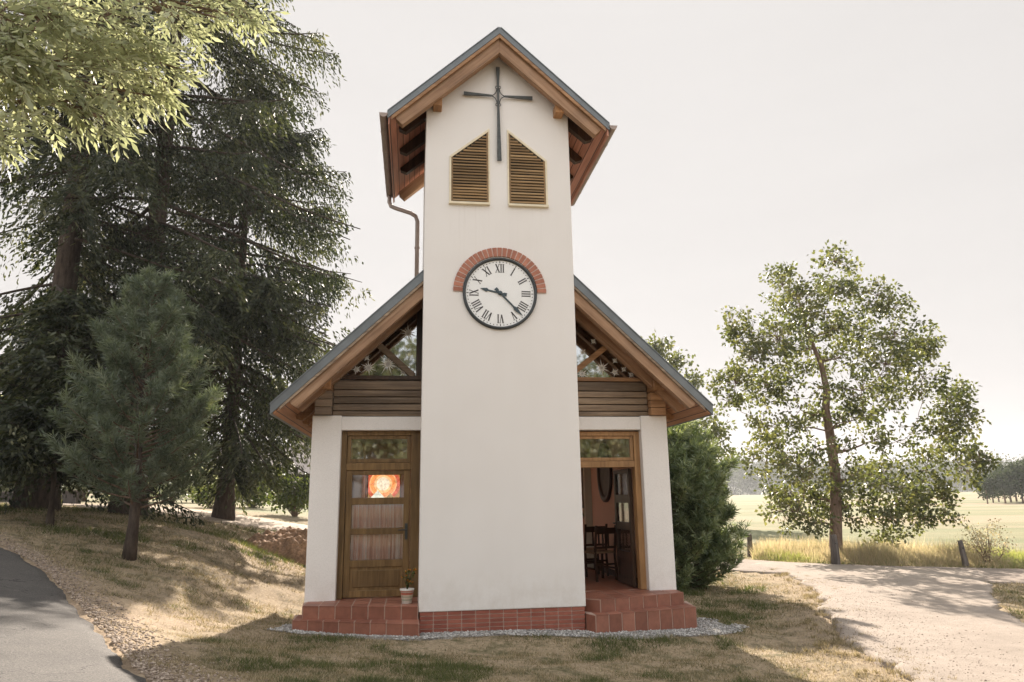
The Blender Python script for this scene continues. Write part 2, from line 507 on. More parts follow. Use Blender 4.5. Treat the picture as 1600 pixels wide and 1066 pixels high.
M['farleaf'] = leafmat('far_leaves', [(0.025, 0.04, 0.018), (0.05, 0.07, 0.03), (0.08, 0.09, 0.04)], 0.2, 0.7, 0.1)
M['dry'] = leafmat('dry_grass_blades', [(0.09, 0.09, 0.045), (0.24, 0.20, 0.115), (0.38, 0.31, 0.20), (0.60, 0.52, 0.38)], 0.35, 0.7, 0.15, (1.1, 1.05, 0.8))
M['greengrass'] = leafmat('green_grass_blades', [(0.05, 0.07, 0.028), (0.10, 0.12, 0.05), (0.19, 0.185, 0.09)], 0.4, 0.6, 0.25)
M['haygrass'] = leafmat('tall_field_grass', [(0.30, 0.30, 0.18), (0.44, 0.40, 0.27), (0.58, 0.49, 0.36), (0.66, 0.56, 0.43)], 0.6, 0.7, 0.1, (1.1, 1.05, 0.8))
M['roughgrass'] = leafmat('rough_green_grass', [(0.20, 0.23, 0.12), (0.32, 0.33, 0.18), (0.45, 0.42, 0.26)], 0.55, 0.6, 0.2)

# ---------------------------------------------------------------- shape of the land
CP=np.array([(-19.17,30,1.88),(-16.81,24,1.98),(-14.67,16,1.82),(-8.9,17,1.54),(-7.14,18,1.19),(-11.08,17,1.86),(-7.57,27,.92),(-6.75,13,1.04),(-7.97,11.5,1.32),(-6.61,20,.62),(-2.97,5.3,.81),(-3.07,6.06,.77),(-3.24,7.19,.67),(-3.51,8.96,.43),(-3.8,10.96,.28),(-3.9,12.2,.15),(-4.0,14.07,.05),(-5.39,12.5,.71),(-3.66,10.2,.32),(-5.01,8.4,.85),(-2.9,3.8,1.0),(-2.98,10.07,.24),(-1.21,9.65,.2),(-.15,10.05,.18),(1.05,10.12,.13),(2.58,10.73,.07),(3.29,11.44,.05),(-.71,14.11,.2),(-1.26,18.08,.2),(-3.76,15.71,.15),(1.79,16.48,.1),(2.98,9.27,.06),(3.16,7.99,.06),(.18,7.68,.3),(-1.24,6.97,.45),(1.87,6.39,.25),(0,0,.45),(2.5,3,.3),(-3,2,.9),(5,5,0),(8,8,-.05),(9.08,21.3,-.02),(11.7,19.5,0),(7,23,0),(16,16,-.05),(4.5,13,.03),(20,40,-.1),(0,30,.3),(-25,5,1.6),(-15,0,1.4),(0,-20,.6),(20,-20,.2),(-30,-30,1.5),(30,124,.1),(80,124,.1),(-40,60,2.6),(-100,100,4),(0,100,.8),(200,500,1.8),(0,500,2.0),(-400,400,6),(400,400,1.5),(500,0,0),(-500,0,3),(0,-500,1),(1500,1500,3),(-1500,1500,6),(1500,-1500,1),(-1500,-1500,2),(40,40,-.1)],float)
def _w(x): return 10*np.arcsinh(np.asarray(x,float)/10)
def _k(r2): return np.where(r2>1e-12,r2*np.log(np.maximum(r2,1e-12)),0.)
def _fit():
    X=_w(CP[:,0]);Y=_w(CP[:,1]);n=len(X)
    K=_k((X[:,None]-X)**2+(Y[:,None]-Y)**2)+np.eye(n)*.6
    Q=np.c_[np.ones(n),X,Y];A=np.block([[K,Q],[Q.T,np.zeros((3,3))]])
    return X,Y,np.linalg.solve(A,np.r_[CP[:,2],0,0,0])
_X,_Y,_S=_fit()
def gz(x,y):
    a=_w(x);b=_w(y);n=len(_X)
    r=_S[n]+_S[n+1]*a+_S[n+2]*b
    for i in range(n): r=r+_S[i]*_k((a-_X[i])**2+(b-_Y[i])**2)
    return r

# ================================================================ GROUND
GV = 0
def pmask(t, sub):
    pass
def groundmat():
    m, t, o = new_mat('dry_lawn_and_field')
    v = coords(t); sp = N(t, 'ShaderNodeSeparateXYZ'); t.links.new(v, sp.inputs[0])
    n1 = noise(t, v, 0.55, 5, 0.6); n2 = noise(t, v, 3.2, 5, 0.65); n3 = noise(t, v, 26, 4, 0.7); n4 = noise(t, v, 120, 2, 0.7)
    straw = ramp(t, n3, [(0.25, (0.20, 0.15, 0.095)), (0.5, (0.36, 0.285, 0.19)), (0.75, (0.50, 0.41, 0.29))])
    green = ramp(t, n3, [(0.25, (0.06, 0.062, 0.03)), (0.7, (0.17, 0.155, 0.08))])
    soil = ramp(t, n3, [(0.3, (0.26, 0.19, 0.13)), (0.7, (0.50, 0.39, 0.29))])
    gm = ramp(t, math_(t, 'ADD', math_(t, 'MULTIPLY', n1, 0.3), math_(t, 'MULTIPLY', n2, 0.7)), [(0.47, (0, 0, 0)), (0.60, (1, 1, 1))])
    c = mixc(t, gm, straw, green)
    # bare stony soil along the left road and the sandy strip near the drive
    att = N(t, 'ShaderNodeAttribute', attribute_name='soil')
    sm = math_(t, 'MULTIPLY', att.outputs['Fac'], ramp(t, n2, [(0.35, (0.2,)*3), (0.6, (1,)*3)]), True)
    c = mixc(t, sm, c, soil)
    # field beyond the fence line
    d = math_(t, 'ADD', math_(t, 'MULTIPLY', sp.outputs['X'], 0.47), math_(t, 'MULTIPLY', sp.outputs['Y'], 0.88))
    fm = math_(t, 'MULTIPLY', math_(t, 'MULTIPLY_ADD', d, 1.2), 1.0)
    mm = N(t, 'ShaderNodeMapRange'); mm.inputs['From Min'].default_value = 23.3; mm.inputs['From Max'].default_value = 24.6
    t.links.new(d, mm.inputs['Value'])
    vb = coords(t, (0.012, 0.05, 1.0), (0, 0, 0.2)); nb = noise(t, vb, 1.0, 5, 0.55)
    vb2 = coords(t, (0.25, 0.5, 1.0)); nb2 = noise(t, vb2, 1.0, 6, 0.7)
    fld = ramp(t, nb, [(0.30, (0.31, 0.235, 0.17)), (0.42, (0.33, 0.285, 0.20)), (0.52, (0.225, 0.235, 0.145)), (0.62, (0.29, 0.27, 0.175)), (0.74, (0.36, 0.285, 0.21))])
    fld = mixc(t, 0.5, fld, ramp(t, nb2, [(0.3, (0.75, 0.78, 0.7)), (0.7, (1.15, 1.1, 1.05))]), 'MULTIPLY')
    c = mixc(t, mm.outputs[0], c, fld)
    h = math_(t, 'ADD', math_(t, 'MULTIPLY', n3, 0.7), math_(t, 'MULTIPLY', n4, 0.5))
    finish(t, o, c, 0.95, h, 0.8, 0.03, 0, 0.1)
    return m
M['ground'] = groundmat()

def seg_dist(x, y, pts):
    x = np.asarray(x, float); y = np.asarray(y, float); best = np.full(x.shape, 1e9)
    for (ax, ay), (bx, by) in zip(pts[:-1], pts[1:]):
        dx, dy = bx-ax, by-ay
        t = np.clip(((x-ax)*dx+(y-ay)*dy)/(dx*dx+dy*dy), 0, 1)
        best = np.minimum(best, np.hypot(x-ax-t*dx, y-ay-t*dy))
    return best
def inpoly(x, y, P):
    x = np.asarray(x, float); y = np.asarray(y, float); r = np.zeros(x.shape, bool)
    n = len(P)
    for i in range(n):
        x1, y1 = P[i]; x2, y2 = P[(i+1) % n]
        if y1 == y2: continue
        c = ((y1 > y) != (y2 > y)) & (x < (x2-x1)*(y-y1)/(y2-y1)+x1)
        r ^= c
    return r

ROAD_R = [(-14.5, 16.2), (-11.5, 13.9), (-9.6, 12.6), (-7.9, 11.4), (-7.04, 10.74), (-6.4, 10.15), (-5.47, 9.12), (-4.64, 8.1), (-3.58, 6.64), (-2.87, 5.66), (-2.31, 4.87), (-1.75, 3.9), (-1.3, 2.5), (-1.2, 0), (-1.6, -6)]
ROAD_L = [(-18.5, 12.2), (-15.5, 10.2), (-13.4, 8.9), (-12.0, 7.8), (-11.2, 7.0), (-10.5, 6.4), (-9.7, 5.6), (-9.0, 4.9), (-8.1, 3.9), (-7.4, 3.1), (-6.9, 2.4), (-6.5, 1.6), (-6.3, 0.4), (-6.3, -2), (-6.8, -8)]
DR_L = [(6.6, 22.4), (6.75, 19.5), (6.45, 17.0), (5.84, 14.42), (5.1, 12.81), (4.75, 11.6), (4.4, 10.4), (4.22, 9.75), (4.16, 8.9), (4.03, 7.74), (4.0, 6.0), (4.2, 3.5), (4.6, 0.0)]
DR_R = [(11.2, 18.2), (10.6, 17.0), (9.9, 15.9), (9.35, 14.8), (8.75, 13.8), (8.1, 12.76), (7.8, 11.9), (7.5, 11.28), (7.4, 10.4), (7.4, 9.3), (7.6, 7.0), (8.0, 4.0), (8.6, 0.0)]
BK_T = [(1.5, 25.2), (4.5, 23.8), (7.06, 22.4), (8.6, 20.9), (10.56, 19.6), (12.47, 18.7), (16, 17.2), (24, 14.5), (40, 10)]
BK_B = [(0.5, 21.5), (3.5, 20.3), (6.0, 18.9), (8.3, 17.4), (9.4, 16.6), (10.7, 15.9), (14, 14.4), (22, 11.6), (38, 7)]
PATH_T = [(-46, 58), (-34, 46), (-26, 37), (-18, 30.5), (-12.5, 28.6), (-9.54, 27.6), (-7.84, 27.96), (-5, 29.5), (0, 32.5), (6, 33)]
PATH_B = [(-40, 44), (-28, 33), (-20, 26), (-14.2, 23.0), (-10.6, 22.4), (-9.23, 23.0), (-7.08, 25.29), (-4, 27.0), (1, 28), (7, 28)]
GRAV = [UV(*q) for q in [(-3.0, .7), (-3.0, .05), (-2.2, -.25), (-1.3, -.62), (-.6, -.50), (.1, -.42), (.9, -.50), (1.4, -.62), (2.2, -.42), (3.0, -.22), (3.45, .1), (3.3, .8), (2.9, 1.4), (2.6, 2), (-2.6, 2)]]
GRAVP = [(p.x, p.y) for p in GRAV]
POLYS = {'road': ROAD_R + ROAD_L[::-1], 'drive': DR_L + DR_R[::-1], 'back': BK_T + BK_B[::-1], 'path': PATH_T + PATH_B[::-1]}
BLD = [(UV(*q).x, UV(*q).y) for q in [(-2.8, .3), (-1.1, -.36), (-1.1, 0), (1.1, 0), (1.2, -.2), (2.8, .2), (2.8, 7.7), (-2.8, 7.7)]]

def bump_z(x, y):
    """small natural unevenness, kept at or below the base surface"""
    d = np.hypot(x, y)
    a = vnoise(x, y, 1.1, 1)*0.075 + vnoise(x, y, 3.1, 2)*0.04 + vnoise(x, y, 8, 3)*0.022
    f = np.ones(np.shape(x))
    f = np.where(inpoly(x, y, GRAVP), .5, 1.0)
    for k in POLYS:
        f = np.where(inpoly(x, y, POLYS[k]), 0.0, f)
    e = np.full(np.shape(x), 9.0)
    for L_ in (ROAD_R, DR_L, DR_R, BK_B, BK_T, PATH_B, GRAVP+GRAVP[:1]):
        e = np.minimum(e, seg_dist(x, y, L_))
    return -a*np.clip(1.3-d/60, 0.15, 1)*np.clip(e/.7, .12, 1), f
def ground_z(x, y):
    b, f = bump_z(x, y)
    g = gz(x, y)
    g = g + np.where(f > .9, b, np.where(f > .1, -.02, -0.07))
    # heap of soil on the left behind the dip
    return g
def heap(x, y):
    return 0

nx = 560; ny = 560
ss = np.linspace(-1, 1, nx)
gx = 6*np.sinh(ss*5.95)
tt = np.linspace(-0.62, 1, ny)
gy = 6 + 5.5*np.sinh(tt*6.05)
X, Y = np.meshgrid(gx, gy)
Z = ground_z(X.ravel(), Y.ravel())
V = np.c_[X.ravel(), Y.ravel(), Z]
idx = np.arange(nx*ny).reshape(ny, nx)
Fq = np.c_[idx[:-1, :-1].ravel(), idx[:-1, 1:].ravel(), idx[1:, 1:].ravel(), idx[1:, :-1].ravel()]
gr = mesh_np('ground', V, Fq, M['ground'], smooth=True)
tag(gr, kind='structure')
dd = seg_dist(V[:, 0], V[:, 1], ROAD_R); de = seg_dist(V[:, 0], V[:, 1], DR_L)
dh = np.hypot(V[:, 0]+6.0, V[:, 1]-19.5)
soil = np.clip(1.1-dd/0.75, 0, 1) + np.clip(1.0-de/1.1, 0, 1)*0.8 + np.clip(2.2-dh/1.8, 0, 1)
soil = soil+.8*np.exp(-((V[:, 0]+4.3)**2/1.6+(V[:, 1]-9.8)**2/7.0))+.6*np.exp(-((V[:, 0]+5.0)**2/1.2+(V[:, 1]-14.5)**2/6.0))  # dry left bank, its ground also paled so the sun patches look brighter
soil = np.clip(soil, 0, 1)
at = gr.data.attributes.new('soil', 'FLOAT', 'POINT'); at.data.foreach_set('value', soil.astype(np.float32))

def resample(P, n):
    P = np.array(P, float); s = np.r_[0, np.cumsum(np.hypot(*np.diff(P, axis=0).T))]
    q = np.linspace(0, s[-1], n)
    # smooth Catmull like: interpolate then blur
    r = np.c_[np.interp(q, s, P[:, 0]), np.interp(q, s, P[:, 1])]
    k = max(1, n//40)
    for _ in range(3):
        rr = r.copy()
        rr[k:-k] = (r[:-2*k]+r[2*k:]+2*r[k:-k])/4
        r = rr
    return r
def strip(name, L, Rr, mat, n=200, m=14, lift=0.02, jit=0.05, crown=0.0):
    """a road surface as one sheet following the ground"""
    A = np.array(L, float); B = np.array(Rr, float)
    k = np.linspace(0, len(L)-1, n)
    a = np.c_[np.interp(k, range(len(L)), A[:, 0]), np.interp(k, range(len(L)), A[:, 1])]
    b = np.c_[np.interp(k, range(len(L)), B[:, 0]), np.interp(k, range(len(L)), B[:, 1])]
    w = max(1, n//(2*len(L)))
    for arr in (a, b):
        for _ in range(2):
            c = arr.copy(); c[w:-w] = (arr[:-2*w]+arr[2*w:]+2*arr[w:-w])/4; arr[:] = c
    dirn = (b-a)/np.linalg.norm(b-a, axis=1)[:, None]
    ja = (vnoise(a[:, 0], a[:, 1], 2.2, 5)-.5)*2+(vnoise(a[:, 0], a[:, 1], 8, 6)-.5)
    jb = (vnoise(b[:, 0], b[:, 1], 2.2, 7)-.5)*2+(vnoise(b[:, 0], b[:, 1], 8, 8)-.5)
    a = a+dirn*(ja*jit)[:, None]; b = b+dirn*(jb*jit)[:, None]
    t = np.r_[0, .006, np.linspace(.03, .97, m), .994, 1]; m = len(t)
    P = a[:, None, :]*(1-t)[None, :, None]+b[:, None, :]*t[None, :, None]
    x = P[..., 0].ravel(); y = P[..., 1].ravel()
    e = np.tile(np.minimum(t, 1-t), n)
    z = gz(x, y)+np.where(e < 1e-6, -0.10, np.where(e < .01, lift*.1, lift))
    idx = np.arange(n*m).reshape(n, m)
    Fq = np.c_[idx[:-1, :-1].ravel(), idx[:-1, 1:].ravel(), idx[1:, 1:].ravel(), idx[1:, :-1].ravel()]
    o = mesh_np(name, np.c_[x, y, z], Fq, mat, smooth=True)
    tag(o, kind='structure')
    return o

def asphaltmat():
    m, t, o = new_mat('worn_asphalt')
    v = coords(t); n = noise(t, v, 75, 4, 0.85); b = noise(t, v, 1.6, 6, 0.7); n2 = noise(t, v, 40, 3, 0.7)
    c = ramp(t, n, [(0.3, (0.045, 0.043, 0.042)), (0.5, (0.088, 0.083, 0.078)), (0.72, (0.20, 0.185, 0.168))])
    c = mixc(t, 0.8, c, ramp(t, b, [(0.3, (0.8, 0.79, 0.78)), (0.65, (1.15, 1.12, 1.08))]), 'MULTIPLY')
    vo = N(t, 'ShaderNodeTexVoronoi', feature='DISTANCE_TO_EDGE'); vo.inputs['Scale'].default_value = 0.55
    wv = N(t, 'ShaderNodeVectorMath', operation='ADD'); nz_ = N(t, 'ShaderNodeTexNoise'); nz_.inputs['Scale'].default_value = 2.2; nz_.inputs['Detail'].default_value = 5
    t.links.new(v, nz_.inputs['Vector']); t.links.new(v, wv.inputs[0]); t.links.new(nz_.outputs['Color'], wv.inputs[1]); t.links.new(wv.outputs[0], vo.inputs['Vector'])
    ck = math_(t, 'MULTIPLY', math_(t, 'LESS_THAN', vo.outputs[0], 0.006), math_(t, 'GREATER_THAN', b, 0.47))
    c = mixc(t, math_(t, 'MULTIPLY', ck, 0.8), c, (0.03, 0.028, 0.026))
    finish(t, o, c, 0.85, math_(t, 'ADD', n, n2), 0.8, 0.012, 0, 0.3)
    return m
def gravelmat(name, a, b_, sc=60):
    m, t, o = new_mat(name)
    v = coords(t); n = noise(t, v, sc, 3, 0.7); b = noise(t, v, 0.7, 6, 0.65); f = noise(t, v, 4, 4, 0.6)
    c = ramp(t, n, [(0.3, a), (0.7, b_)])
    c = mixc(t, 0.8, c, ramp(t, b, [(0.3, (0.83, 0.81, 0.78)), (0.65, (1.08, 1.07, 1.05))]), 'MULTIPLY')
    c = mixc(t, 0.6, c, ramp(t, f, [(0.35, (0.85, 0.84, 0.82)), (0.6, (1.04, 1.03, 1.02))]), 'MULTIPLY')
    finish(t, o, c, 0.9, n, 0.8, 0.012, 0, 0.15)
    return m
M['asphalt'] = asphaltmat()
M['drive'] = gravelmat('pale_gravel_drive', (0.26, 0.222, 0.188), (0.385, 0.335, 0.29))
M['backroad'] = gravelmat('back_lane_gravel', (0.21, 0.175, 0.15), (0.36, 0.31, 0.27))
M['pathmat'] = gravelmat('pale_path', (0.38, 0.31, 0.25), (0.56, 0.48, 0.40))
strip('road', ROAD_R, ROAD_L, M['asphalt'], 360, 16, 0.022, 0.05)
strip('driveway', DR_L, DR_R, M['drive'], 320, 18, 0.022, 0.14)
strip('lane', BK_T, BK_B, M['backroad'], 360, 12, 0.014, 0.10)
strip('footpath', PATH_T, PATH_B, M['pathmat'], 300, 10, 0.03, 0.15)

# gravel bed round the foot of the chapel: a sheet and loose stones
def lift_poly(name, P, mat, z):
    bm = bmesh.new(); vs = [bm.verts.new((p[0], p[1], 0)) for p in P]; bm.faces.new(vs)
    bmesh.ops.triangulate(bm, faces=bm.faces)
    bmesh.ops.subdivide_edges(bm, edges=bm.edges, cuts=10, use_grid_fill=True)
    for v in bm.verts:
        bd = v.is_boundary
        if bd: v.co.x += (float(vnoise(v.co.x, v.co.y, 5, 71))-.5)*.16; v.co.y += (float(vnoise(v.co.x, v.co.y, 5, 72))-.5)*.16
        v.co.z = float(gz(v.co.x, v.co.y)) + (z if not bd else -.09)
    me = bpy.data.meshes.new(name); bm.to_mesh(me); bm.free(); me.materials.append(mat)
    o = bpy.data.objects.new(name, me); col.objects.link(o); return o
M['gravelbed'] = gravelmat('grey_gravel_bed', (0.20, 0.19, 0.175), (0.42, 0.40, 0.37), 40)
tag(lift_poly('gravel_strip', GRAVP, M['gravelbed'], 0.006), kind='structure')

OCT = np.array([(1,0,0),(-1,0,0),(0,1,0),(0,-1,0),(0,0,1),(0,0,-1)], float)
OF = np.array([(0,2,4),(2,1,4),(1,3,4),(3,0,4),(2,0,5),(1,2,5),(3,1,5),(0,3,5)])
def stones(name, x, y, z, size, mat, flat=0.6):
    n = len(x)
    d = OCT[None]*(0.6+0.8*rng.random((n, 6, 1)))
    sc = np.c_[size*(0.7+0.6*rng.random(n)), size*(0.7+0.6*rng.random(n)), size*flat*(0.6+0.7*rng.random(n))]
    a = rng.random(n)*6.28; d = d*sc[:, None, :]
    xr = d[..., 0]*np.cos(a)[:, None]-d[..., 1]*np.sin(a)[:, None]; yr = d[..., 0]*np.sin(a)[:, None]+d[..., 1]*np.cos(a)[:, None]
    V = np.stack([xr+x[:, None], yr+y[:, None], d[..., 2]+z[:, None]], -1).reshape(-1, 3)
    Fc = (OF[None]+(np.arange(n)*6)[:, None, None]).reshape(-1, 3)
    return mesh_np(name, V, Fc, mat, rnd=np.repeat(rng.random(n), 8))
def stonemat(name, a, b_):
    m, t, o = new_mat(name)
    c = ramp(t, rndattr(t), [(0, a), (0.6, tuple((p+q)/2 for p, q in zip(a, b_))), (1, b_)])
    finish(t, o, c, 0.85, None, spec=0.3); return m
M['stone_grey'] = stonemat('crushed_grey_stone', (0.20, 0.195, 0.185), (0.60, 0.58, 0.55))
M['stone_brown'] = stonemat('brown_pebbles', (0.16, 0.12, 0.09), (0.52, 0.43, 0.35))
bx = np.array([p[0] for p in GRAVP]); by = np.array([p[1] for p in GRAVP])
x = rng.uniform(bx.min()-.2, bx.max()+.2, 26000); y = rng.uniform(by.min()-.2, by.max()+.2, 26000)
jx = x+(vnoise(x, y, 4, 9)-.5)*.25; jy = y+(vnoise(x, y, 4, 10)-.5)*.3
k = inpoly(jx, jy, GRAVP) & ~inpoly(x, y, BLD)
x, y = x[k], y[k]
tag(stones('loose_gravel', x, y, gz(x, y)+0.012, rng.uniform(.010, .020, len(x)), M['stone_grey']), 'loose grey crushed stone in a strip along the foot of the chapel', 'gravel', kind='stuff')
# pebbles on the bare verge of the left road and scattered on drive
n = 6500
k = rng.integers(0, len(ROAD_R)-4, n); tt_ = rng.random(n); RR = np.array(ROAD_R)
x = RR[k, 0]*(1-tt_)+RR[k+1, 0]*tt_; y = RR[k, 1]*(1-tt_)+RR[k+1, 1]*tt_
off = np.abs(rng.normal(0, .30, n))+0.02; dx = RR[k+1]-RR[k]; nn = np.c_[-dx[:, 1], dx[:, 0]]/np.linalg.norm(dx, axis=1)[:, None]
x = x+nn[:, 0]*off; y = y+nn[:, 1]*off
gb, gf = bump_z(x, y)
tag(stones('verge_pebbles', x, y, gz(x, y)+gb+0.004, rng.uniform(.005, .018, n), M['stone_brown'], 0.6), 'brown pebbles on the bare verge beside the left road', 'pebbles', kind='stuff')
DP = np.array(DR_L); n = 3500
k = rng.integers(2, len(DR_L)-3, n); tt_ = rng.random(n)
x = DP[k, 0]*(1-tt_)+DP[k+1, 0]*tt_+rng.normal(0.2, .9, n); y = DP[k, 1]*(1-tt_)+DP[k+1, 1]*tt_
ii = inpoly(x, y, POLYS['drive']); gb, gf = bump_z(x, y)
tag(stones('drive_pebbles', x, y, gz(x, y)+np.where(ii, 0.024, gb+.004), rng.uniform(.004, .011, n), M['stone_brown'], 0.6), 'small pebbles scattered along the edge of the gravel drive', 'pebbles', kind='stuff')

# ================================================================ CHAPEL
chapel = empty('chapel', (BX, BY, 0), PHI)
tag(chapel, 'white rendered chapel with tall gabled clock tower, dark metal roofs and red tiled steps', 'chapel')
def part(mb, name, mat, parent=None, bevel=0.0, label=None):
    o = mb.build(name, mat, parent or chapel, bevel)
    if label: o['label'] = label
    return o

# tower
TR0, TRS = 9.035, 0.919           # top of tower roof at the ridge, slope
def tz(u, d=0.0): return TR0 - TRS*abs(u) - d
TD = 2.25
zb = 0.445
m = MB()
hb, ht = 1.130, 1.108
P = [(-hb, zb), (hb, zb), (ht, tz(ht, .16)), (0, tz(0, .16)), (-ht, tz(ht, .16))]
m.uz(P, 0.0, TD)
part(m, 'tower_wall', M['plaster'], bevel=0.012)
# brick plinth of the tower: stack bond, with pale joints behind
m = MB(); m.box(-1.105, 1.105, 0.025, 1.0, -.3, zb-.004); pl = part(m, 'plinth', simple('pale_plinth_joint', (0.60, 0.48, 0.41), 0.9, .1, 30))
m = MB()
nb = 12; w = 2.24/nb
for i in range(nb):
    for j in range(6):
        z0 = .125+j*.0535
        m.box(-1.12+i*w+.006, -1.12+(i+1)*w-.006, .012, .06, z0+.006, z0+.0495)
part(m, 'bricks', M['brick'], pl, .002)

def louvre(sgn):
    ui, uo = .153, .727
    f = lambda u: 7.43 - .82*(abs(u)-ui)
    z0 = 6.235
    q = lambda pts: [(sgn*u, z) for u, z in pts]
    m = MB(); e = .032
    m.uz(q([(ui-.01, z0-.03), (uo+.03, z0-.03), (uo+.03, z0+.005), (ui-.01, z0+.005)]), -.055, .01)
    m.uz(q([(uo-.005, z0), (uo+e-.01, z0), (uo+e-.01, f(uo)+.015), (uo-.005, f(uo))]), -.02, .01)
    m.uz(q([(ui-e*.5, z0), (ui+.004, z0), (ui+.004, f(ui)), (ui-e*.5, f(ui)+.03)]), -.018, .01)
    m.uz(q([(ui-.012, f(ui)), (uo, f(uo)), (uo+.02, f(uo)+.03), (ui-.012, f(ui)+.045)]), -.022, .01)
    fr = part(m, 'louvre_window', M['trim'], bevel=.003)
    m = MB(); m.uz(q([(ui, z0), (uo, z0), (uo, f(uo)-.002), (ui, f(ui)-.002)]), -.003, .01); part(m, 'backing', M['black'], fr)
    m = MB(); g = .032
    m.uz(q([(ui+.003, z0+.002), (ui+g, z0+.002), (ui+g, f(ui+g)-.01), (ui+.003, f(ui)-.01)]), -.014, .004)
    m.uz(q([(uo-g, z0+.002), (uo-.006, z0+.002), (uo-.006, f(uo)), (uo-g, f(uo-g))]), -.014, .004)
    part(m, 'louvre_frame', M['louvre'], fr, .002)
    m = MB(); z = z0+.03; k = 0
    while z < 7.40:
        # top of slope limits the inner reach of each slat
        ue = uo-g if z+.03 < f(uo-g) else ui+(7.43-z-.04)/.82
        if ue > ui+.06:
            tl = random.uniform(-.004, .004)
            a = [(sgn*(ui+g), -.002, z+.030), (sgn*(ui+g), -.017, z+tl), (sgn*(ui+g), -.022, z+.008+tl), (sgn*(ui+g), -.004, z+.037)]
            b = [(sgn*ue, p[1], p[2]+random.uniform(-.003, .003)) for p in a]
            m.prism(a, b)
        z += .0475; k += 1
    o = part(m, 'slats', M['louvre'], fr)
louvre(-1); louvre(1)

# forged cross
m = MB(); cz = 8.02
def bar(p, q, w0, w1, t=.012):
    p = Vector(p); q = Vector(q); d = (q-p).normalized(); s = Vector((-d.z, 0, d.x))
    a = [p+s*w0, p-s*w0, q-s*w1, q+s*w1]
    m.prism([(v.x, -.035, v.z) for v in a], [(v.x, -.035-t*2, v.z) for v in a])
bar((0.0, 0, cz+.1), (0, 0, 8.52), .013, .030); bar((0, 0, cz-.15), (0.008, 0, 6.93), .017, .034)
bar((0, 0, cz+.13), (0, 0, cz-.17), .016, .016)
bar((-.1, 0, cz), (-.535, 0, cz+.01), .012, .030); bar((.1, 0, cz), (.54, 0, cz-.005), .012, .030)
for sx in (-1, 1):
    for sz in (-1, 1):
        pts = []
        for i in range(9):
            t = i/8*math.pi/2
            pts.append((sx*(.125-.105*math.sin(t)), -.045, cz+sz*(.125*(1-math.cos(t))+.0)))
        m.tube(pts, .008, 6)
        pts = [(sx*(.02+.02*math.sin(a)), -.045, cz+sz*(.13+.02-.02*math.cos(a))) for a in [k*.6 for k in range(9)]]
        m.tube(pts, .007, 6)
for sx, z in ((0, 8.5), (0, 6.96)):
    m.tube([(sx, .0, z), (sx, -.06, z)], .009, 6)
part(m, 'iron_cross', M['iron'], bevel=.002)

# clock
ck = MB(); CZ = 4.836
ring = []
Vr = []; Fr = []; nn_ = 72
prof = [(.505, .0), (.505, -.03), (.515, -.045), (.535, -.048), (.548, -.03), (.548, .0)]
for (q, v) in prof:
    for k in range(nn_):
        t = 2*math.pi*k/nn_; Vr.append((q*math.sin(t), v, CZ+q*math.cos(t)))
for i in range(len(prof)-1):
    for k in range(nn_):
        Fr.append((i*nn_+k, i*nn_+(k+1) % nn_, (i+1)*nn_+(k+1) % nn_, (i+1)*nn_+k))
ck.add(Vr, Fr, .5, True)
clock = part(ck, 'clock', M['clockrim'])
m = MB(); dp = [(.512*math.sin(2*math.pi*k/nn_), CZ+.512*math.cos(2*math.pi*k/nn_)) for k in range(nn_)]
m.uz(dp, -.014, .004); part(m, 'dial', M['dial'], clock)
m = MB()
def radial(r0, r1, off0, off1, w, ang, y=-.0165):
    """stroke on the dial between radii r0..r1 with tangential offsets"""
    s, c = math.sin(ang), math.cos(ang)
    p = Vector((r0*s+off0*c, 0, r0*c-off0*s)); q = Vector((r1*s+off1*c, 0, r1*c-off1*s))
    d = (q-p).normalized(); n = Vector((-d.z, 0, d.x))*w
    a = [p+n, p-n, q-n, q+n]
    m.prism([(v.x, y, v.z+CZ) for v in a], [(v.x, y+.004, v.z+CZ) for v in a])
for k in range(60):
    a = 2*math.pi*k/60
    if k % 5 == 0: radial(.462, .494, 0, 0, .0055, a)
    else: radial(.474, .486, 0, 0, .006, a)
part(m, 'minute_marks', M['ink'], clock)['kind'] = 'stuff'
NUM = {12: 'XII', 1: 'I', 2: 'II', 3: 'III', 4: 'IIII', 5: 'V', 6: 'VI', 7: 'VII', 8: 'VIII', 9: 'IX', 10: 'X', 11: 'XI'}
WD = {'I': .034, 'V': .066, 'X': .07}
for h, tx in NUM.items():
    m = MB(); a = 2*math.pi*h/12; W_ = sum(WD[c] for c in tx); x = -W_/2
    r0, r1 = .322, .447
    for c in tx:
        w = WD[c]; cx = x+w/2
        if c == 'I': radial(r0, r1, cx, cx, .0085, a)
        if c == 'V': radial(r0, r1, cx, cx-w*.34, .0095, a); radial(r0, r1, cx, cx+w*.34, .004, a)
        if c == 'X': radial(r0, r1, cx+w*.36, cx-w*.36, .0095, a); radial(r0, r1, cx-w*.36, cx+w*.36, .004, a)
        if c == 'I':
            for rr in (r0, r1): radial(rr-.003, rr+.003, cx, cx, w*.40, a)
        else:
            for s_ in (-1, 1):
                radial(r1-.003, r1+.003, cx+s_*w*.34, cx+s_*w*.34, .012, a)
                if c == 'X': radial(r0-.003, r0+.003, cx+s_*w*.34, cx+s_*w*.34, .012, a)
        x += w
    part(m, 'numeral', M['ink'], clock)

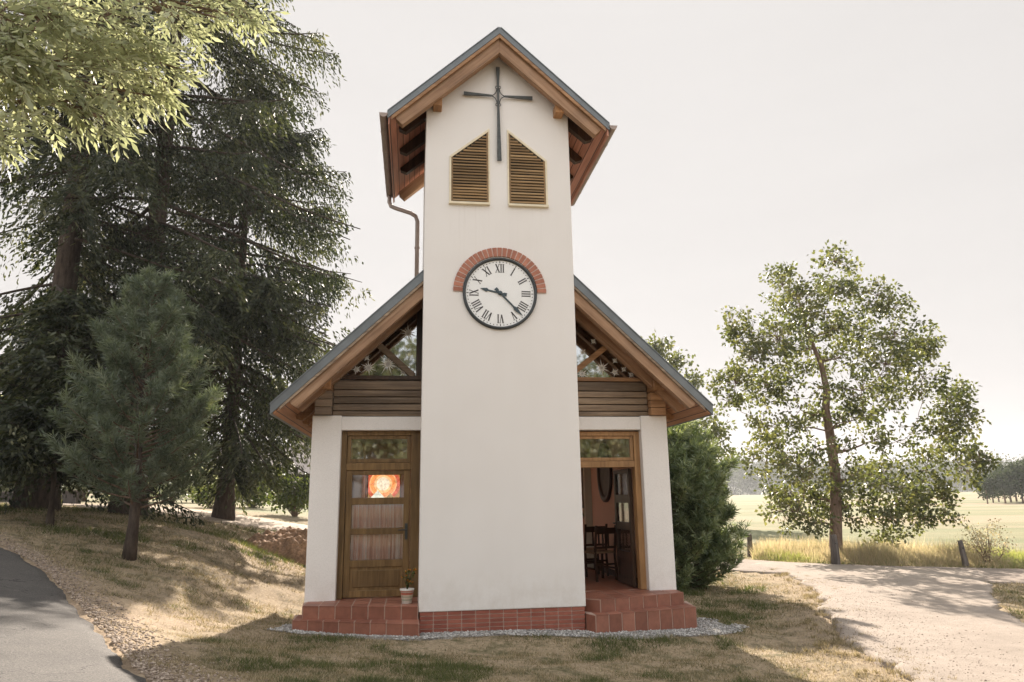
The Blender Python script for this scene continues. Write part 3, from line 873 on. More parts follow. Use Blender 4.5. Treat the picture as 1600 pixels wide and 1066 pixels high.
def hand(ang, L, y, name):
    global m
    m = MB()
    radial(-.02, L*.62, 0, 0, .012, ang, y); 
    s, c = math.sin(ang), math.cos(ang)
    def poly(pts):
        a = [(r*s+o*c, r*c-o*s) for r, o in pts]
        m.prism([(p[0], y, p[1]+CZ) for p in a], [(p[0], y+.005, p[1]+CZ) for p in a])
    poly([(L*.60, .012), (L*.68, .030), (L*.80, .020), (L, .0), (L*.80, -.020), (L*.68, -.030), (L*.60, -.012)])
    poly([(-.10, .026), (-.05, .022), (-.045, .012), (-.015, .012), (-.015, -.012), (-.045, -.012), (-.05, -.022), (-.10, -.026)])
    m.lathe([(.001, 0), (.034, 0), (.034, .006), (.001, .006)], (0, 0, 0), 20)
    # turn the hub disc to face the viewer
    k = len(m.v)-80
    for i in range(k, len(m.v)):
        x_, y_, z_ = m.v[i]; m.v[i] = (x_, y-z_*.5, CZ+y_)
    part(m, name, M['hand'], clock)
hand(R(283.5), .30, -.026, 'hour_hand')
hand(R(136), .475, -.034, 'minute_hand')
# brick arch above the clock
m = MB(); NB = 27
for k in range(NB):
    a0 = -math.pi/2+math.pi*k/NB+.012; a1 = -math.pi/2+math.pi*(k+1)/NB-.012
    pr = [(.552*math.sin(a0), CZ+.018+.552*math.cos(a0)), (.552*math.sin(a1), CZ+.018+.552*math.cos(a1)), (.688*math.sin(a1), CZ+.018+.688*math.cos(a1)), (.688*math.sin(a0), CZ+.018+.688*math.cos(a0))]
    m.uz(pr, -.022, .005)
ar = part(m, 'brick_arch', M['archbrick'], bevel=.002)
m = MB()
for k in range(NB):
    a0 = -math.pi/2+math.pi*k/NB; a1 = -math.pi/2+math.pi*(k+1)/NB
    pr = [(r*math.sin(a), CZ+.018+r*math.cos(a)) for r, a in ((.553, a0), (.553, a1), (.685, a1), (.685, a0))]
    m.uz(pr, -.016, .004)
part(m, 'mortar', simple('pale_mortar', (0.55, 0.42, 0.36), 0.9, .1, 30), ar)

# ---------------- roofs
def slab(m, sg, zf, u0, u1, d0, d1, v0, v1, r=None):
    """sloped piece between vertical depths d0 and d1 under the roof surface"""
    m.uz([(sg*u0, zf(u0, d0)), (sg*u1, zf(u1, d0)), (sg*u1, zf(u1, d1)), (sg*u0, zf(u0, d1))], v0, v1, r)
def gutter(name, sg, u, z, v0, v1):
    m = MB(); n = 10; rr = .062; pr = []
    for i in range(n+1):
        t = math.pi*i/n; pr.append((sg*(u+rr*math.cos(t)), z-rr*math.sin(t)*1.1))
    for i in range(n, -1, -1):
        t = math.pi*i/n; pr.append((sg*(u+(rr-.005)*math.cos(t)), z+.001-(rr-.005)*math.sin(t)*1.1))
    V = []; k = len(pr)
    segs = 1
    for v in (v0, v1): V += [(a, v, b) for a, b in pr]
    Fc = [(i, (i+1) % k, k+(i+1) % k, k+i) for i in range(k)]
    m.add(V, Fc, .5)
    for v in (v0, v1-.004):       # end caps
        pc = [(sg*(u+rr*.98*math.cos(math.pi*i/n)), z-.002-rr*.98*math.sin(math.pi*i/n)*1.1) for i in range(n+1)]
        m.uz(pc, v, v+.004)
    v = v0+.55
    while v < v1:                 # joints and brackets
        pc = [(sg*(u+(rr+.004)*math.cos(math.pi*i/n)), z-(rr+.004)*math.sin(math.pi*i/n)*1.1) for i in range(n+1)]
        m.uz(pc+[(sg*(u-rr), z+.004), (sg*(u+rr), z+.004)], v, v+.028); v += .62
    return part(m, name, M['gutter'])

V0, V1 = -.335, 2.60
for sg in (-1, 1):
    m = MB(); slab(m, sg, tz, 0.0, 1.674, 0, .115, V0, V1)
    m.uz([(sg*1.60, tz(1.60, -.004)), (sg*1.682, tz(1.682, -.004)), (sg*1.682, tz(1.682, .10)), (sg*1.674, tz(1.674, .10))], V0-.004, V1)
    # rolled edge of the verge and standing seams
    slab(m, sg, tz, 0.02, 1.68, -.012, .004, V0-.012, V0+.03)
    for k in range(1, 5): slab(m, sg, tz, 0.02, 1.67, -.03, .0, V0+k*.585, V0+k*.585+.012)
    o = part(m, 'tower_roof', M['zinc'])
    m = MB(); slab(m, sg, tz, 0.015, 1.64, .118, .145, V0+.02, V1-.02); part(m, 'soffit', M['soffit'])
    m = MB(); slab(m, sg, tz, 0.0, 1.62, .12, .185, V0+.004, V0+.034); part(m, 'verge_batten', M['rafter'], bevel=.003)
    for v in (-.285, V1-.16):
        m = MB(); c = 1.50
        m.uz([(0, tz(0, .147)), (sg*(c+.06), tz(c+.06, .147)), (sg*(c+.055), tz(c+.06, .20)), (sg*(c-.04), tz(c-.04, .38)), (sg*0, tz(0, .42))], v, v+.12)
        part(m, 'verge_rafter', M['rafter_l' if sg < 0 else 'rafter_r'], bevel=.005)
    for v in (.10, .82, 1.52):
        m = MB(); c = 1.46
        m.uz([(sg*1.0, tz(1.0, .147)), (sg*(c+.06), tz(c+.06, .147)), (sg*(c+.055), tz(c+.06, .19)), (sg*(c-.05), tz(c-.05, .33)), (sg*1.0, tz(1.0, .36))], v, v+.11)
        part(m, 'rafter', M['darkwood'], bevel=.004)
    m = MB(); u = .94
    m.uz([(sg*(u-.068), 7.715), (sg*(u+.068), 7.715), (sg*(u+.068), 7.86), (sg*(u-.068), 7.86)], -.20, .02)
    part(m, 'purlin_end', M['beam'], bevel=.008)
    m = MB(); slab(m, sg, tz, 1.64, 1.665, .105, .22, V0+.02, V1-.02); part(m, 'fascia', M['soffit'])
    gutter('gutter', sg, 1.735, 7.455, V0-.02, V1+.01)
m = MB(); m.tube([(-1.735, 2.50, 7.39), (-1.735, 2.50, 7.27), (-1.70, 2.48, 7.18), (-1.62, 2.44, 7.13), (-1.34, 2.33, 7.00), (-1.25, 2.30, 6.93), (-1.215, 2.28, 6.82), (-1.215, 2.28, 5.0)], .038, 12)
for z in (6.3, 5.5): m.lathe([(.045, 0), (.047, .01), (.047, .03), (.045, .04)], (-1.215, 2.28, z), 14)
part(m, 'downpipe', M['gutter'])

# nave walls
NL = 7.6
m = MB()
m.box(-2.705, -2.35, 1.10, 1.5, -.2, 3.13); m.box(-2.705, -2.35, 3.1, 3.6, -.2, 3.13); m.box(-2.705, -2.35, 6.4, NL, -.2, 3.13)
for a_, b_ in ((1.5, 3.1), (3.6, 6.4)): m.box(-2.705, -2.35, a_, b_, -.2, 1.0); m.box(-2.705, -2.35, a_, b_, 2.85, 3.13)  # side openings added to let skylight into the room
part(m, 'nave_wall', M['plaster'], bevel=.01)
m = MB(); m.box(2.35, 2.705, 1.10, NL, -.2, 3.13); part(m, 'nave_wall', M['plaster'], bevel=.01)
m = MB()      # rear wall with openings for the coloured window and an added plain one for light
m.box(-2.35, -2.30, NL-.3, NL, -.2, 3.13); m.box(-1.5, -.3, NL-.3, NL, -.2, 3.13); m.box(1.2, 2.35, NL-.3, NL, -.2, 3.13); m.box(-.3, 1.2, NL-.3, NL, -.2, 1.2); m.box(-.3, 1.2, NL-.3, NL, 2.9, 3.13)
m.box(-2.30, -1.5, NL-.3, NL, -.2, 1.75); m.box(-2.30, -1.5, NL-.3, NL, 2.75, 3.13)
m.uz([(-2.7, 3.13), (2.7, 3.13), (2.7, 3.48), (0, 6.05), (-2.7, 3.48)], NL-.3, NL)
part(m, 'rear_wall', M['plaster'])
for sg in (-1, 1):
    m = MB()
    a = sorted((sg*2.705, sg*2.285))
    m.box(a[0], a[1], .77, 1.105, .4, 3.13); part(m, 'corner_pillar', M['plaster'], bevel=.012)
    a = sorted((sg*2.287, sg*1.10))
    m = MB(); m.box(a[0], a[1], .795, 1.09, 2.915, 3.118); part(m, 'lintel', M['plaster'], bevel=.01)
    # interior lining
    a = sorted((sg*2.349, sg*2.33)); m = MB()
    if sg > 0: m.box(a[0], a[1], 1.11, NL-.3, .53, 3.13)
    else: m.box(a[0], a[1], 1.11, 1.5, .53, 3.13); m.box(a[0], a[1], 3.1, 3.6, .53, 3.13); m.box(a[0], a[1], 6.4, NL-.3, .53, 3.13); m.box(a[0], a[1], 1.5, 3.1, .53, 1.0); m.box(a[0], a[1], 3.6, 6.4, .53, 1.0)
    part(m, 'interior_wall', M['salmon'])
    a = sorted((sg*2.33, sg*2.316)); m = MB(); m.box(a[0], a[1], 1.11, NL-.3, .53, .63); part(m, 'skirting', M['darkwood'])
m = MB(); m.box(-1.49, -.3, NL-.32, NL-.302, .53, 3.2); m.box(1.2, 2.33, NL-.32, NL-.302, .53, 3.2); m.box(-.3, 1.2, NL-.32, NL-.302, .53, 1.2); m.box(-2.33, -1.49, NL-.32, NL-.302, .53, 1.74); m.box(-2.33, -1.49, NL-.32, NL-.302, 2.76, 3.2); part(m, 'interior_wall', M['salmon'])
for a_, b_ in ((1.5, 3.1), (3.6, 6.4)):      # unseen side windows, added to brighten the interior and the curtain
    m = MB()
    for q in ((a_, a_+.06, 1.0, 2.85), (b_-.06, b_, 1.0, 2.85), (a_+.06, b_-.06, 1.0, 1.06), (a_+.06, b_-.06, 2.79, 2.85), ((a_+b_)/2-.025, (a_+b_)/2+.025, 1.06, 2.79)): m.box(-2.60, -2.54, *q)
    fill_frame = part(m, 'window_frame', M['doorwood'], bevel=.003)
    m = MB(); m.add([(-2.57, a_+.05, 1.05), (-2.57, b_-.05, 1.05), (-2.57, b_-.05, 2.8), (-2.57, a_+.05, 2.8)], [(0, 1, 2, 3)]); part(m, 'pane', M['glass_open'], fill_frame)
m = MB()  # plain rear window, added so sun comes in and brightens the room
for q in ((-.3, -.24, 1.2, 2.9), (1.14, 1.2, 1.2, 2.9), (-.24, 1.14, 1.2, 1.26), (-.24, 1.14, 2.84, 2.9), (.42, .48, 1.26, 2.84)): m.box(q[0], q[1], NL-.18, NL-.12, q[2], q[3])
fill_frame = part(m, 'window_frame', M['doorwood'], bevel=.003)
m = MB(); m.add([(-.25, NL-.15, 1.25), (1.15, NL-.15, 1.25), (1.15, NL-.15, 2.85), (-.25, NL-.15, 2.85)], [(0, 1, 2, 3)]); part(m, 'pane', M['glass_open'], fill_frame)
m = MB(); m.box(2.19, 2.329, 4.3, 4.42, .53, 3.1); part(m, 'pilaster', M['pale'])
m = MB(); m.box(-2.35, 2.35, 1.0, NL-.3, .40, .526); part(m, 'floor', M['floor'])
m = MB(); m.box(-2.33, 2.33, 1.1, NL-.33, 3.6, 3.64); part(m, 'ceiling', M['pale'])
# rear coloured glass: plain abstract roundel in one leaded pane
def roundel():
    m, t, o = new_mat('coloured_glass_roundel')
    v = coords(t); sp = N(t, 'ShaderNodeSeparateXYZ'); t.links.new(v, sp.inputs[0])
    dx = math_(t, 'ADD', sp.outputs['X'], 1.925); dz = math_(t, 'ADD', sp.outputs['Z'], -2.27)
    d = math_(t, 'SQRT', math_(t, 'ADD', math_(t, 'MULTIPLY', dx, dx), math_(t, 'MULTIPLY', dz, dz)))
    rp = N(t, 'ShaderNodeValToRGB'); rp.color_ramp.interpolation = 'CONSTANT'; e = rp.color_ramp.elements
    st = [(0, (.95, .88, .74)), (.15, (.95, .62, .34)), (.205, (.95, .36, .13)), (.29, (.92, .52, .26)), (.32, (.62, .13, .07)), (.40, (.34, .20, .07))]
    while len(e) < len(st): e.new(.5)
    for k, (p, c) in enumerate(st): e[k].position = p; e[k].color = (*c, 1)
    t.links.new(d, rp.inputs[0])
    n = noise(t, coords(t, (14, 14, 14)), 1.0, 3)
    # pale garment shape low on the left, olive low on the right
    low = math_(t, 'LESS_THAN', math_(t, 'ADD', sp.outputs['Z'], math_(t, 'MULTIPLY', math_(t, 'ABSOLUTE', math_(t, 'ADD', dx, .12)), 1.1)), 2.13)
    c = mixc(t, low, rp.outputs[0], (.72, .80, .74))
    lo2 = math_(t, 'LESS_THAN', math_(t, 'ADD', sp.outputs['Z'], math_(t, 'MULTIPLY', math_(t, 'ABSOLUTE', math_(t, 'ADD', dx, -.17)), 1.3)), 2.07)
    c = mixc(t, lo2, c, (.36, .25, .10))
    c = mixc(t, 1, c, ramp(t, n, [(.3, (.22,)*3), (.6, (.42,)*3)]), 'MULTIPLY')
    b = N(t, 'ShaderNodeBsdfDiffuse'); t.links.new(c, b.inputs[0])
    tr = N(t, 'ShaderNodeBsdfTranslucent'); t.links.new(c, tr.inputs[0])
    mx = N(t, 'ShaderNodeMixShader'); mx.inputs[0].default_value = .9
    t.links.new(b.outputs[0], mx.inputs[1]); t.links.new(tr.outputs[0], mx.inputs[2]); t.links.new(mx.outputs[0], o.inputs['Surface'])
    return m
m = MB(); m.add([(-2.30, NL-.155, 1.75), (-1.5, NL-.155, 1.75), (-1.5, NL-.155, 2.75), (-2.30, NL-.155, 2.75)], [(0, 1, 2, 3)]); sgl = part(m, 'coloured_window', roundel())
m = MB(); m.box(-2.30, -2.27, NL-.19, NL-.16, 1.75, 2.75); m.box(-1.53, -1.5, NL-.19, NL-.16, 1.75, 2.75); m.box(-2.27, -1.53, NL-.19, NL-.16, 1.75, 1.78); m.box(-2.27, -1.53, NL-.19, NL-.16, 2.72, 2.75); part(m, 'window_frame', M['darkwood'], sgl)

# nave roof
NR0, NRS = 6.25, .955
def nz(u, d=0.0): return NR0 - NRS*abs(u) - d
NV0, NV1 = .07, NL+.6
for sg in (-1, 1):
    m = MB()
    slab(m, sg, nz, 1.10, 3.18, 0, .150, NV0, 2.3)
    slab(m, sg, nz, 0.0, 3.18, 0, .150, 2.3, NV1)
    slab(m, sg, nz, 1.10, 3.19, -.014, .004, NV0-.012, NV0+.03)
    for k in range(1, 14): slab(m, sg, nz, 1.12 if k < 4 else .02, 3.17, -.03, .0, NV0+k*.56, NV0+k*.56+.012)
    part(m, 'nave_roof', M['zinc'])
    m = MB(); slab(m, sg, nz, 1.10, 3.14, .152, .178, NV0+.03, NV1-.02); part(m, 'soffit', M['soffit_nave'])
    m = MB(); slab(m, sg, nz, 1.10, 3.06, .155, .20, NV0+.005, NV0+.03); part(m, 'verge_batten', M['board'])
    for v, dp_ in ((NV0+.04, .40), (.56, .40)):
        m = MB(); c = 2.90
        m.uz([(sg*1.10, nz(1.1, .18)), (sg*(c+.03), nz(c+.03, .18)), (sg*(c+.02), nz(c+.03, .24)), (sg*(c-.06), nz(c-.06, .37)), (sg*1.10, nz(1.1, dp_))], v, v+.13)
        part(m, 'verge_rafter', M['rafter_l' if sg < 0 else 'rafter_r'], bevel=.006)
    v = 1.3
    while v < NV1-.2:
        m = MB(); c = 2.98
        m.uz([(sg*2.30, nz(2.3, .18)), (sg*(c+.05), nz(c+.05, .18)), (sg*(c+.04), nz(c+.05, .22)), (sg*(c-.05), nz(c-.05, .34)), (sg*2.30, nz(2.3, .36))], v, v+.11)
        part(m, 'rafter', M['beam'], bevel=.004); v += .68
    # eaves plate sticking out over the pillar, and stacked log ends under it
    a = sorted((sg*2.43, sg*2.61))
    m = MB(); m.box(a[0], a[1], .47, 1.2, 3.495, 3.655); part(m, 'eaves_plate', M['beam'], bevel=.01)
    z = 3.133; i = 0
    a = sorted((sg*2.425, sg*2.665))
    m = MB()
    for h_ in (.115, .115, .12):
        m.box(a[0], a[1], .66, 1.08, z+.003, z+h_-.003); z += h_
    part(m, 'log_ends', M['board'] if sg < 0 else M['rafter'], bevel=.006)
    # horizontal boards of the gable
    a = sorted((sg*2.42, sg*1.10)); z = 3.122
    hs_ = [.085, .105, .105, .105, .15]
    bd = MB(); bd.box(a[0], a[1], .90, 1.0, 3.12, 3.70); gb_ = part(bd, 'gable_boards', M['darkwood'])
    for i, h_ in enumerate(hs_):
        m = MB()
        pr = [(.80, z+.004), (.795, z+h_*.5), (.80, z+h_-.012), (.83, z+h_-.004), (.91, z+h_-.004), (.91, z+.004)]
        m.prism([(a[0]+.002, v, zz) for v, zz in pr], [(a[1]-.002, v, zz) for v, zz in pr])
        part(m, 'board', M['board'], gb_, .004); z += h_
    # triangular gable window: frame, brace, panes and painted stars
    m = MB(); zs = 3.675
    m.uz([(sg*1.12, zs), (sg*2.50, zs), (sg*2.42, zs+.062), (sg*1.12, zs+.062)], .79, .90)
    m.uz([(sg*1.12, zs+.063), (sg*1.205, zs+.063), (sg*1.205, nz(1.205, .31)), (sg*1.12, nz(1.12, .31))], .81, .90)
    m.uz([(sg*1.12, nz(1.12, .19)), (sg*2.50, nz(2.50, .19)), (sg*2.50, nz(2.50, .27)), (sg*2.44, nz(2.44, .31)), (sg*1.12, nz(1.12, .31))], .795, .90)
    gw = part(m, 'gable_window', M['darkwood'] if sg < 0 else M['rafter'], bevel=.004)
    m = MB(); bw = .045
    ax, az_, bx_, bz_ = 1.79, nz(1.79, .31), 1.24, zs+.065
    if sg > 0: ax, az_, bx_, bz_ = 1.79, nz(1.79, .31), 1.22, zs+.12
    d = Vector((bx_-ax, bz_-az_)).normalized(); nrm = Vector((-d.y, d.x))*bw
    m.uz([(sg*(ax+nrm.x), az_+nrm.y+.0), (sg*(ax-nrm.x), az_-nrm.y), (sg*(bx_-nrm.x), bz_-nrm.y), (sg*(bx_+nrm.x), bz_+nrm.y)], .80, .89)
    part(m, 'brace', M['rafter'] if sg > 0 else M['board'], gw, .004)
    m = MB(); m.uz([(sg*1.2, zs+.05), (sg*2.45, zs+.05), (sg*1.2, nz(1.2, .30))], .865, .869)
    part(m, 'pane', M['glass'], gw)
    m = MB()
    stars = [(1.63, 3.93, .15, 14), (1.92, 3.87, .11, 12), (2.10, 3.84, .07, 10), (1.40, 3.80, .06, 8), (1.95, 4.02, .05, 8), (1.33, 4.42, .13, 12)] if sg < 0 else \
            [(1.72, 3.90, .12, 12), (1.93, 3.83, .07, 10), (2.08, 3.88, .05, 8), (2.20, 3.79, .06, 8), (1.40, 3.80, .09, 10), (1.42, 4.15, .06, 8), (1.60, 4.33, .05, 8), (1.94, 4.02, .05, 8)]
    for (su, sz, sr, kk) in stars:
        m = MB()
        for i in range(kk):
            t = 2*math.pi*i/kk+.1; l = sr*1.25*(1 if i % 2 else .65); w_ = .013
            c, s = math.cos(t), math.sin(t)
            m.add([(sg*su-s*w_, .8625, sz+c*w_), (sg*su+s*w_, .8625, sz-c*w_), (sg*su+c*l, .8625, sz+s*l)], [(0, 1, 2)])
        part(m, 'painted_star', M['starpaint'], gw)

# ---------------- doors
def frame_boxes(pieces, name, mat, parent=None, bevel=.004):
    m = MB()
    for b in pieces: m.box(*b)
    return part(m, name, mat, parent, bevel)
# left door
df = frame_boxes([(-2.30, -2.205, .90, 1.06, .53, 2.912), (-1.262, -1.12, .90, 1.06, .53, 2.912), (-2.205, -1.262, .90, 1.06, 2.845, 2.912),
                  (-2.205, -1.262, .905, 1.05, 2.335, 2.44)], 'door_frame', M['doorwood'])
tr_ = frame_boxes([(-2.20, -2.145, .925, .985, 2.444, 2.842), (-1.32, -1.267, .925, .985, 2.444, 2.842), (-2.145, -1.32, .925, .985, 2.795, 2.842), (-2.145, -1.32, .925, .985, 2.444, 2.50)], 'transom_window', M['doorwood'])
m = MB(); m.box(-2.147, -1.318, .955, .959, 2.498, 2.797); part(m, 'pane', M['glass'], tr_)
dr = frame_boxes([(-2.2, -2.115, .925, .985, .545, 2.33), (-1.36, -1.268, .925, .985, .545, 2.33)] +
                 [(-2.115, -1.36, .925, .985, a, b) for a, b in ((2.265, 2.33), (1.835, 1.935), (1.41, 1.50), (.955, 1.055), (.545, .635))], 'door', M['doorwood'])
m = MB(); m.box(-2.118, -1.357, .945, .965, .63, .96); m.box(-2.07, -1.405, .932, .95, .68, .91); part(m, 'panel', M['doorwood'], dr, .006)
for a, b in ((1.93, 2.27), (1.495, 1.84), (1.05, 1.415)):
    m = MB(); m.box(-2.117, -1.358, .955, .959, a, b); part(m, 'pane', M['glass_open'], dr)
m = MB()
m.box(-1.335, -1.297, .915, .925, 1.33, 1.56); m.tube([(-1.316, .92, 1.47), (-1.316, .875, 1.47)], .010, 8); m.tube([(-1.316, .875, 1.47), (-1.36, .87, 1.47), (-1.43, .875, 1.465)], [.010, .010, .008], 8)
part(m, 'handle', M['clockrim'], dr, .001)
# right door frame and its open leaf
frame_boxes([(2.195, 2.288, .90, 1.06, .53, 2.895), (1.125, 2.195, .90, 1.06, 2.83, 2.895), (1.125, 2.195, .905, 1.05, 2.345, 2.44), (1.125, 1.19, .90, 1.06, .53, 2.83)], 'door_frame', M['doorlight'])
tr_ = frame_boxes([(1.19, 1.24, .925, .985, 2.444, 2.826), (2.14, 2.19, .925, .985, 2.444, 2.826), (1.24, 2.14, .925, .985, 2.785, 2.826), (1.24, 2.14, .925, .985, 2.444, 2.495)], 'transom_window', M['doorlight'])
m = MB(); m.box(1.238, 2.142, .955, .959, 2.493, 2.787); part(m, 'pane', M['glass'], tr_)
u0, u1 = 2.135, 2.188
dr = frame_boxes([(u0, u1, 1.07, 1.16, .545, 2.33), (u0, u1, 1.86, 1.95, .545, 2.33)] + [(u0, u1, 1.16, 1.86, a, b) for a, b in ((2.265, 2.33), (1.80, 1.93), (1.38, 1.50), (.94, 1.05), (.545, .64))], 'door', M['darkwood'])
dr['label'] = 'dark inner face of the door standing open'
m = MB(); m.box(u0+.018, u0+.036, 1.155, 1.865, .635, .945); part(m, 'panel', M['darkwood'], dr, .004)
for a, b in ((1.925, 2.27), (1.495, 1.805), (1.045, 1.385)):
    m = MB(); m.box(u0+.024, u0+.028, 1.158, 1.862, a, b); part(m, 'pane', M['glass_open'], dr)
m = MB(); m.box(u0-.008, u0, 1.885, 1.92, 1.33, 1.56); m.tube([(u0, 1.90, 1.47), (u0-.05, 1.90, 1.47), (u0-.052, 1.80, 1.465)], .009, 8); part(m, 'handle', M['clockrim'], dr)

# ---------------- tiled steps (splayed in plan)
def tiled_step(name, poly, z0, z1, edges, vlim, rows, tl=.2):
    """poly: plan outline; edges: list of (A, B, n) front edges that carry tiles"""
    m = MB(); m.uvp(poly, z0, z1-.004)
    st = part(m, name, M['grout'])
    m = MB(); g = .0075
    for (A, B, n, top) in edges:
        A = Vector(A); B = Vector(B); d = (B-A); L = d.length; d.normalize(); nr = Vector((d.y, -d.x))
        for i in range(n):
            a = A+d*(L*i/n+g); b = A+d*(L*(i+1)/n-g)
            o0 = nr*-.002; o1 = nr*.007
            m.prism([(a.x+o0.x, a.y+o0.y, z0), (b.x+o0.x, b.y+o0.y, z0), (b.x+o0.x, b.y+o0.y, z1-.010), (a.x+o0.x, a.y+o0.y, z1-.010)],
                    [(a.x+o1.x, a.y+o1.y, z0), (b.x+o1.x, b.y+o1.y, z0), (b.x+o1.x, b.y+o1.y, z1-.010), (a.x+o1.x, a.y+o1.y, z1-.010)])
            if top:
                for rr in range(rows):
                    y0 = rr*tl+g; y1 = (rr+1)*tl-g
                    q = [(a.x, a.y+y0), (b.x, b.y+y0), (b.x, b.y+y1), (a.x, a.y+y1)]
                    q = [(x_, min(y_, vlim)) for x_, y_ in q]
                    if rr == 0: q[0] = (a.x+nr.x*.012, a.y+nr.y*.012); q[1] = (b.x+nr.x*.012, b.y+nr.y*.012)
                    if q[2][1]-q[1][1] < .02 or q[3][1]-q[0][1] < .02: continue
                    m.uvp(q, z1-.012, z1)
    part(m, 'tiles', M['tile'], st, .002)
    return st
tiled_step('lower_step', [(-2.82, .80), (-2.78, .315), (-1.122, -.355), (-1.132, .80)], -.25, .36,
           [((-2.78, .315), (-1.122, -.355), 8, True), ((-2.82, .80), (-2.78, .315), 2, False), ((-1.122, -.35), (-1.124, -.005), 1, False)], .8, 3, .24)
tiled_step('upper_step', [(-2.71, .99), (-2.665, .36), (-1.133, -.01), (-1.133, .99)], .355, .528,
           [((-2.665, .36), (-1.135, -.01), 7, True), ((-2.71, .80), (-2.665, .36), 2, False)], .99, 5, .22)
tiled_step('lower_step', [(1.132, .80), (1.132, .02), (1.215, -.175), (2.77, .225), (2.86, .80)], -.25, .36,
           [((1.215, -.175), (2.77, .225), 8, True), ((1.132, .02), (1.215, -.175), 1, False), ((2.77, .225), (2.86, .80), 2, False)], .8, 3, .24)
tiled_step('upper_step', [(1.133, .99), (1.133, .22), (1.335, .01), (2.69, .47), (2.71, .99)], .355, .528,
           [((1.335, .01), (2.69, .47), 6, True), ((1.133, .22), (1.335, .01), 1, False), ((2.69, .47), (2.71, .80), 2, False)], .99, 5, .22)
m = MB(); m.uvp([(1.134, .235), (1.335, .025), (1.335, .99), (1.134, .99)], .517, .5275); part(m, 'corner_tile', M['tile'])

# ---------------- loose things in and on the chapel
def place(name, u, v, z, rz=0.0): return empty(name, UV(u, v, z), PHI+rz)
# curtain inside the left door
m = MB(); n = 90; V = []; Fc = []
for i in range(n+1):
    u = -2.11+.75*i/n; w_ = .018*math.sin(i*.75)+.008*math.sin(i*1.9+1)
    V += [(u, w_, .98), (u, w_*1.1, 1.45), (u, w_*.8, 1.865)]
for i in range(n):
    for k in range(2): Fc.append((i*3+k, i*3+3+k, i*3+4+k, i*3+1+k))
m.add(V, Fc, .5, True)
cu = m.build('curtain', M['curtain'], None, fix=False)
cu.location = UV(0, .995, 0); cu.rotation_euler = (0, 0, PHI)
tag(cu, 'brown and cream striped curtain hanging behind the lower panes of the closed left door', 'curtain')

# flower pot
fp = place('flower_pot', -1.285, .27, .529)
tag(fp, 'white pot with red and green stripes holding an orange flowering plant on left step', 'flower pot')
m = MB(); m.lathe([(.062, 0), (.066, .005), (.088, .165), (.096, .168), (.098, .19), (.086, .19), (.084, .17), (.05, .165)], (0, 0, 0), 28)
mp_, t_, o_ = new_mat('striped_glaze')
sp_ = N(t_, 'ShaderNodeSeparateXYZ'); t_.links.new(coords(t_), sp_.inputs[0])
rp = N(t_, 'ShaderNodeValToRGB'); rp.color_ramp.interpolation = 'CONSTANT'
cols_ = [(0, (.62, .60, .54)), (.22, (.36, .42, .30)), (.30, (.66, .62, .52)), (.42, (.42, .45, .33)), (.50, (.68, .62, .50)), (.60, (.60, .20, .13)), (.74, (.66, .60, .52)), (.80, (.62, .22, .16)), (.86, (.7, .68, .62))]
e_ = rp.color_ramp.elements
while len(e_) < len(cols_): e_.new(.5)
for i, (p_, c_) in enumerate(cols_): e_[i].position = p_; e_[i].color = (*c_, 1)
t_.links.new(math_(t_, 'MULTIPLY', sp_.outputs[2], 5.2), rp.inputs[0]); finish(t_, o_, rp.outputs[0], .35)
m.build('pot', mp_, fp)
m = MB(); ms_ = MB(); fls = []
for k in range(13):
    fl = MB(); fls.append(fl)
    a = random.uniform(0, 6.28); r_ = random.uniform(.02, .10); h_ = random.uniform(.10, .27)
    if k < 4: a = random.uniform(-.6, .6); r_ = random.uniform(.07, .15); h_ = random.uniform(.2, .28)
    tip = Vector((r_*math.cos(a), r_*math.sin(a)*.6, .17+h_)); mid = Vector((tip.x*.35, tip.y*.35, .17+h_*.6))
    ms_.tube([(0, 0, .165), mid, tip], .003, 5)
    for j in range(7):
        s_ = random.uniform(.3, 1); p = mid.lerp(tip, s_) if s_ > .5 else Vector((0, 0, .17)).lerp(mid, s_*2)
        d = Vector((random.gauss(0, 1), random.gauss(0, 1), random.gauss(.2, .6))).normalized()*random.uniform(.03, .055); w_ = d.cross(Vector((0, 0, 1))).normalized()*.013
        m.add([p, p+d*.5+w_, p+d, p+d*.5-w_], [(0, 1, 2, 3)])
    for j in range(9 if k < 8 else 4):
        d = Vector((random.gauss(0, 1), random.gauss(0, 1), random.gauss(.2, .7))).normalized()*.024; w_ = d.cross(Vector((.3, 0, 1))).normalized()*.009
        fl.add([tip, tip+d*.6+w_, tip+d, tip+d*.6-w_], [(0, 1, 2, 3)])
pl_ = ms_.build('plant', M['shrub'], fp); m.build('leaves', M['shrub'], pl_, fix=False)
petal = leafmat('orange_petals', [(.45, .14, .02), (.65, .26, .04), (.75, .4, .1)], .3)
for fl in fls: fl.build('flower', petal, pl_, fix=False)

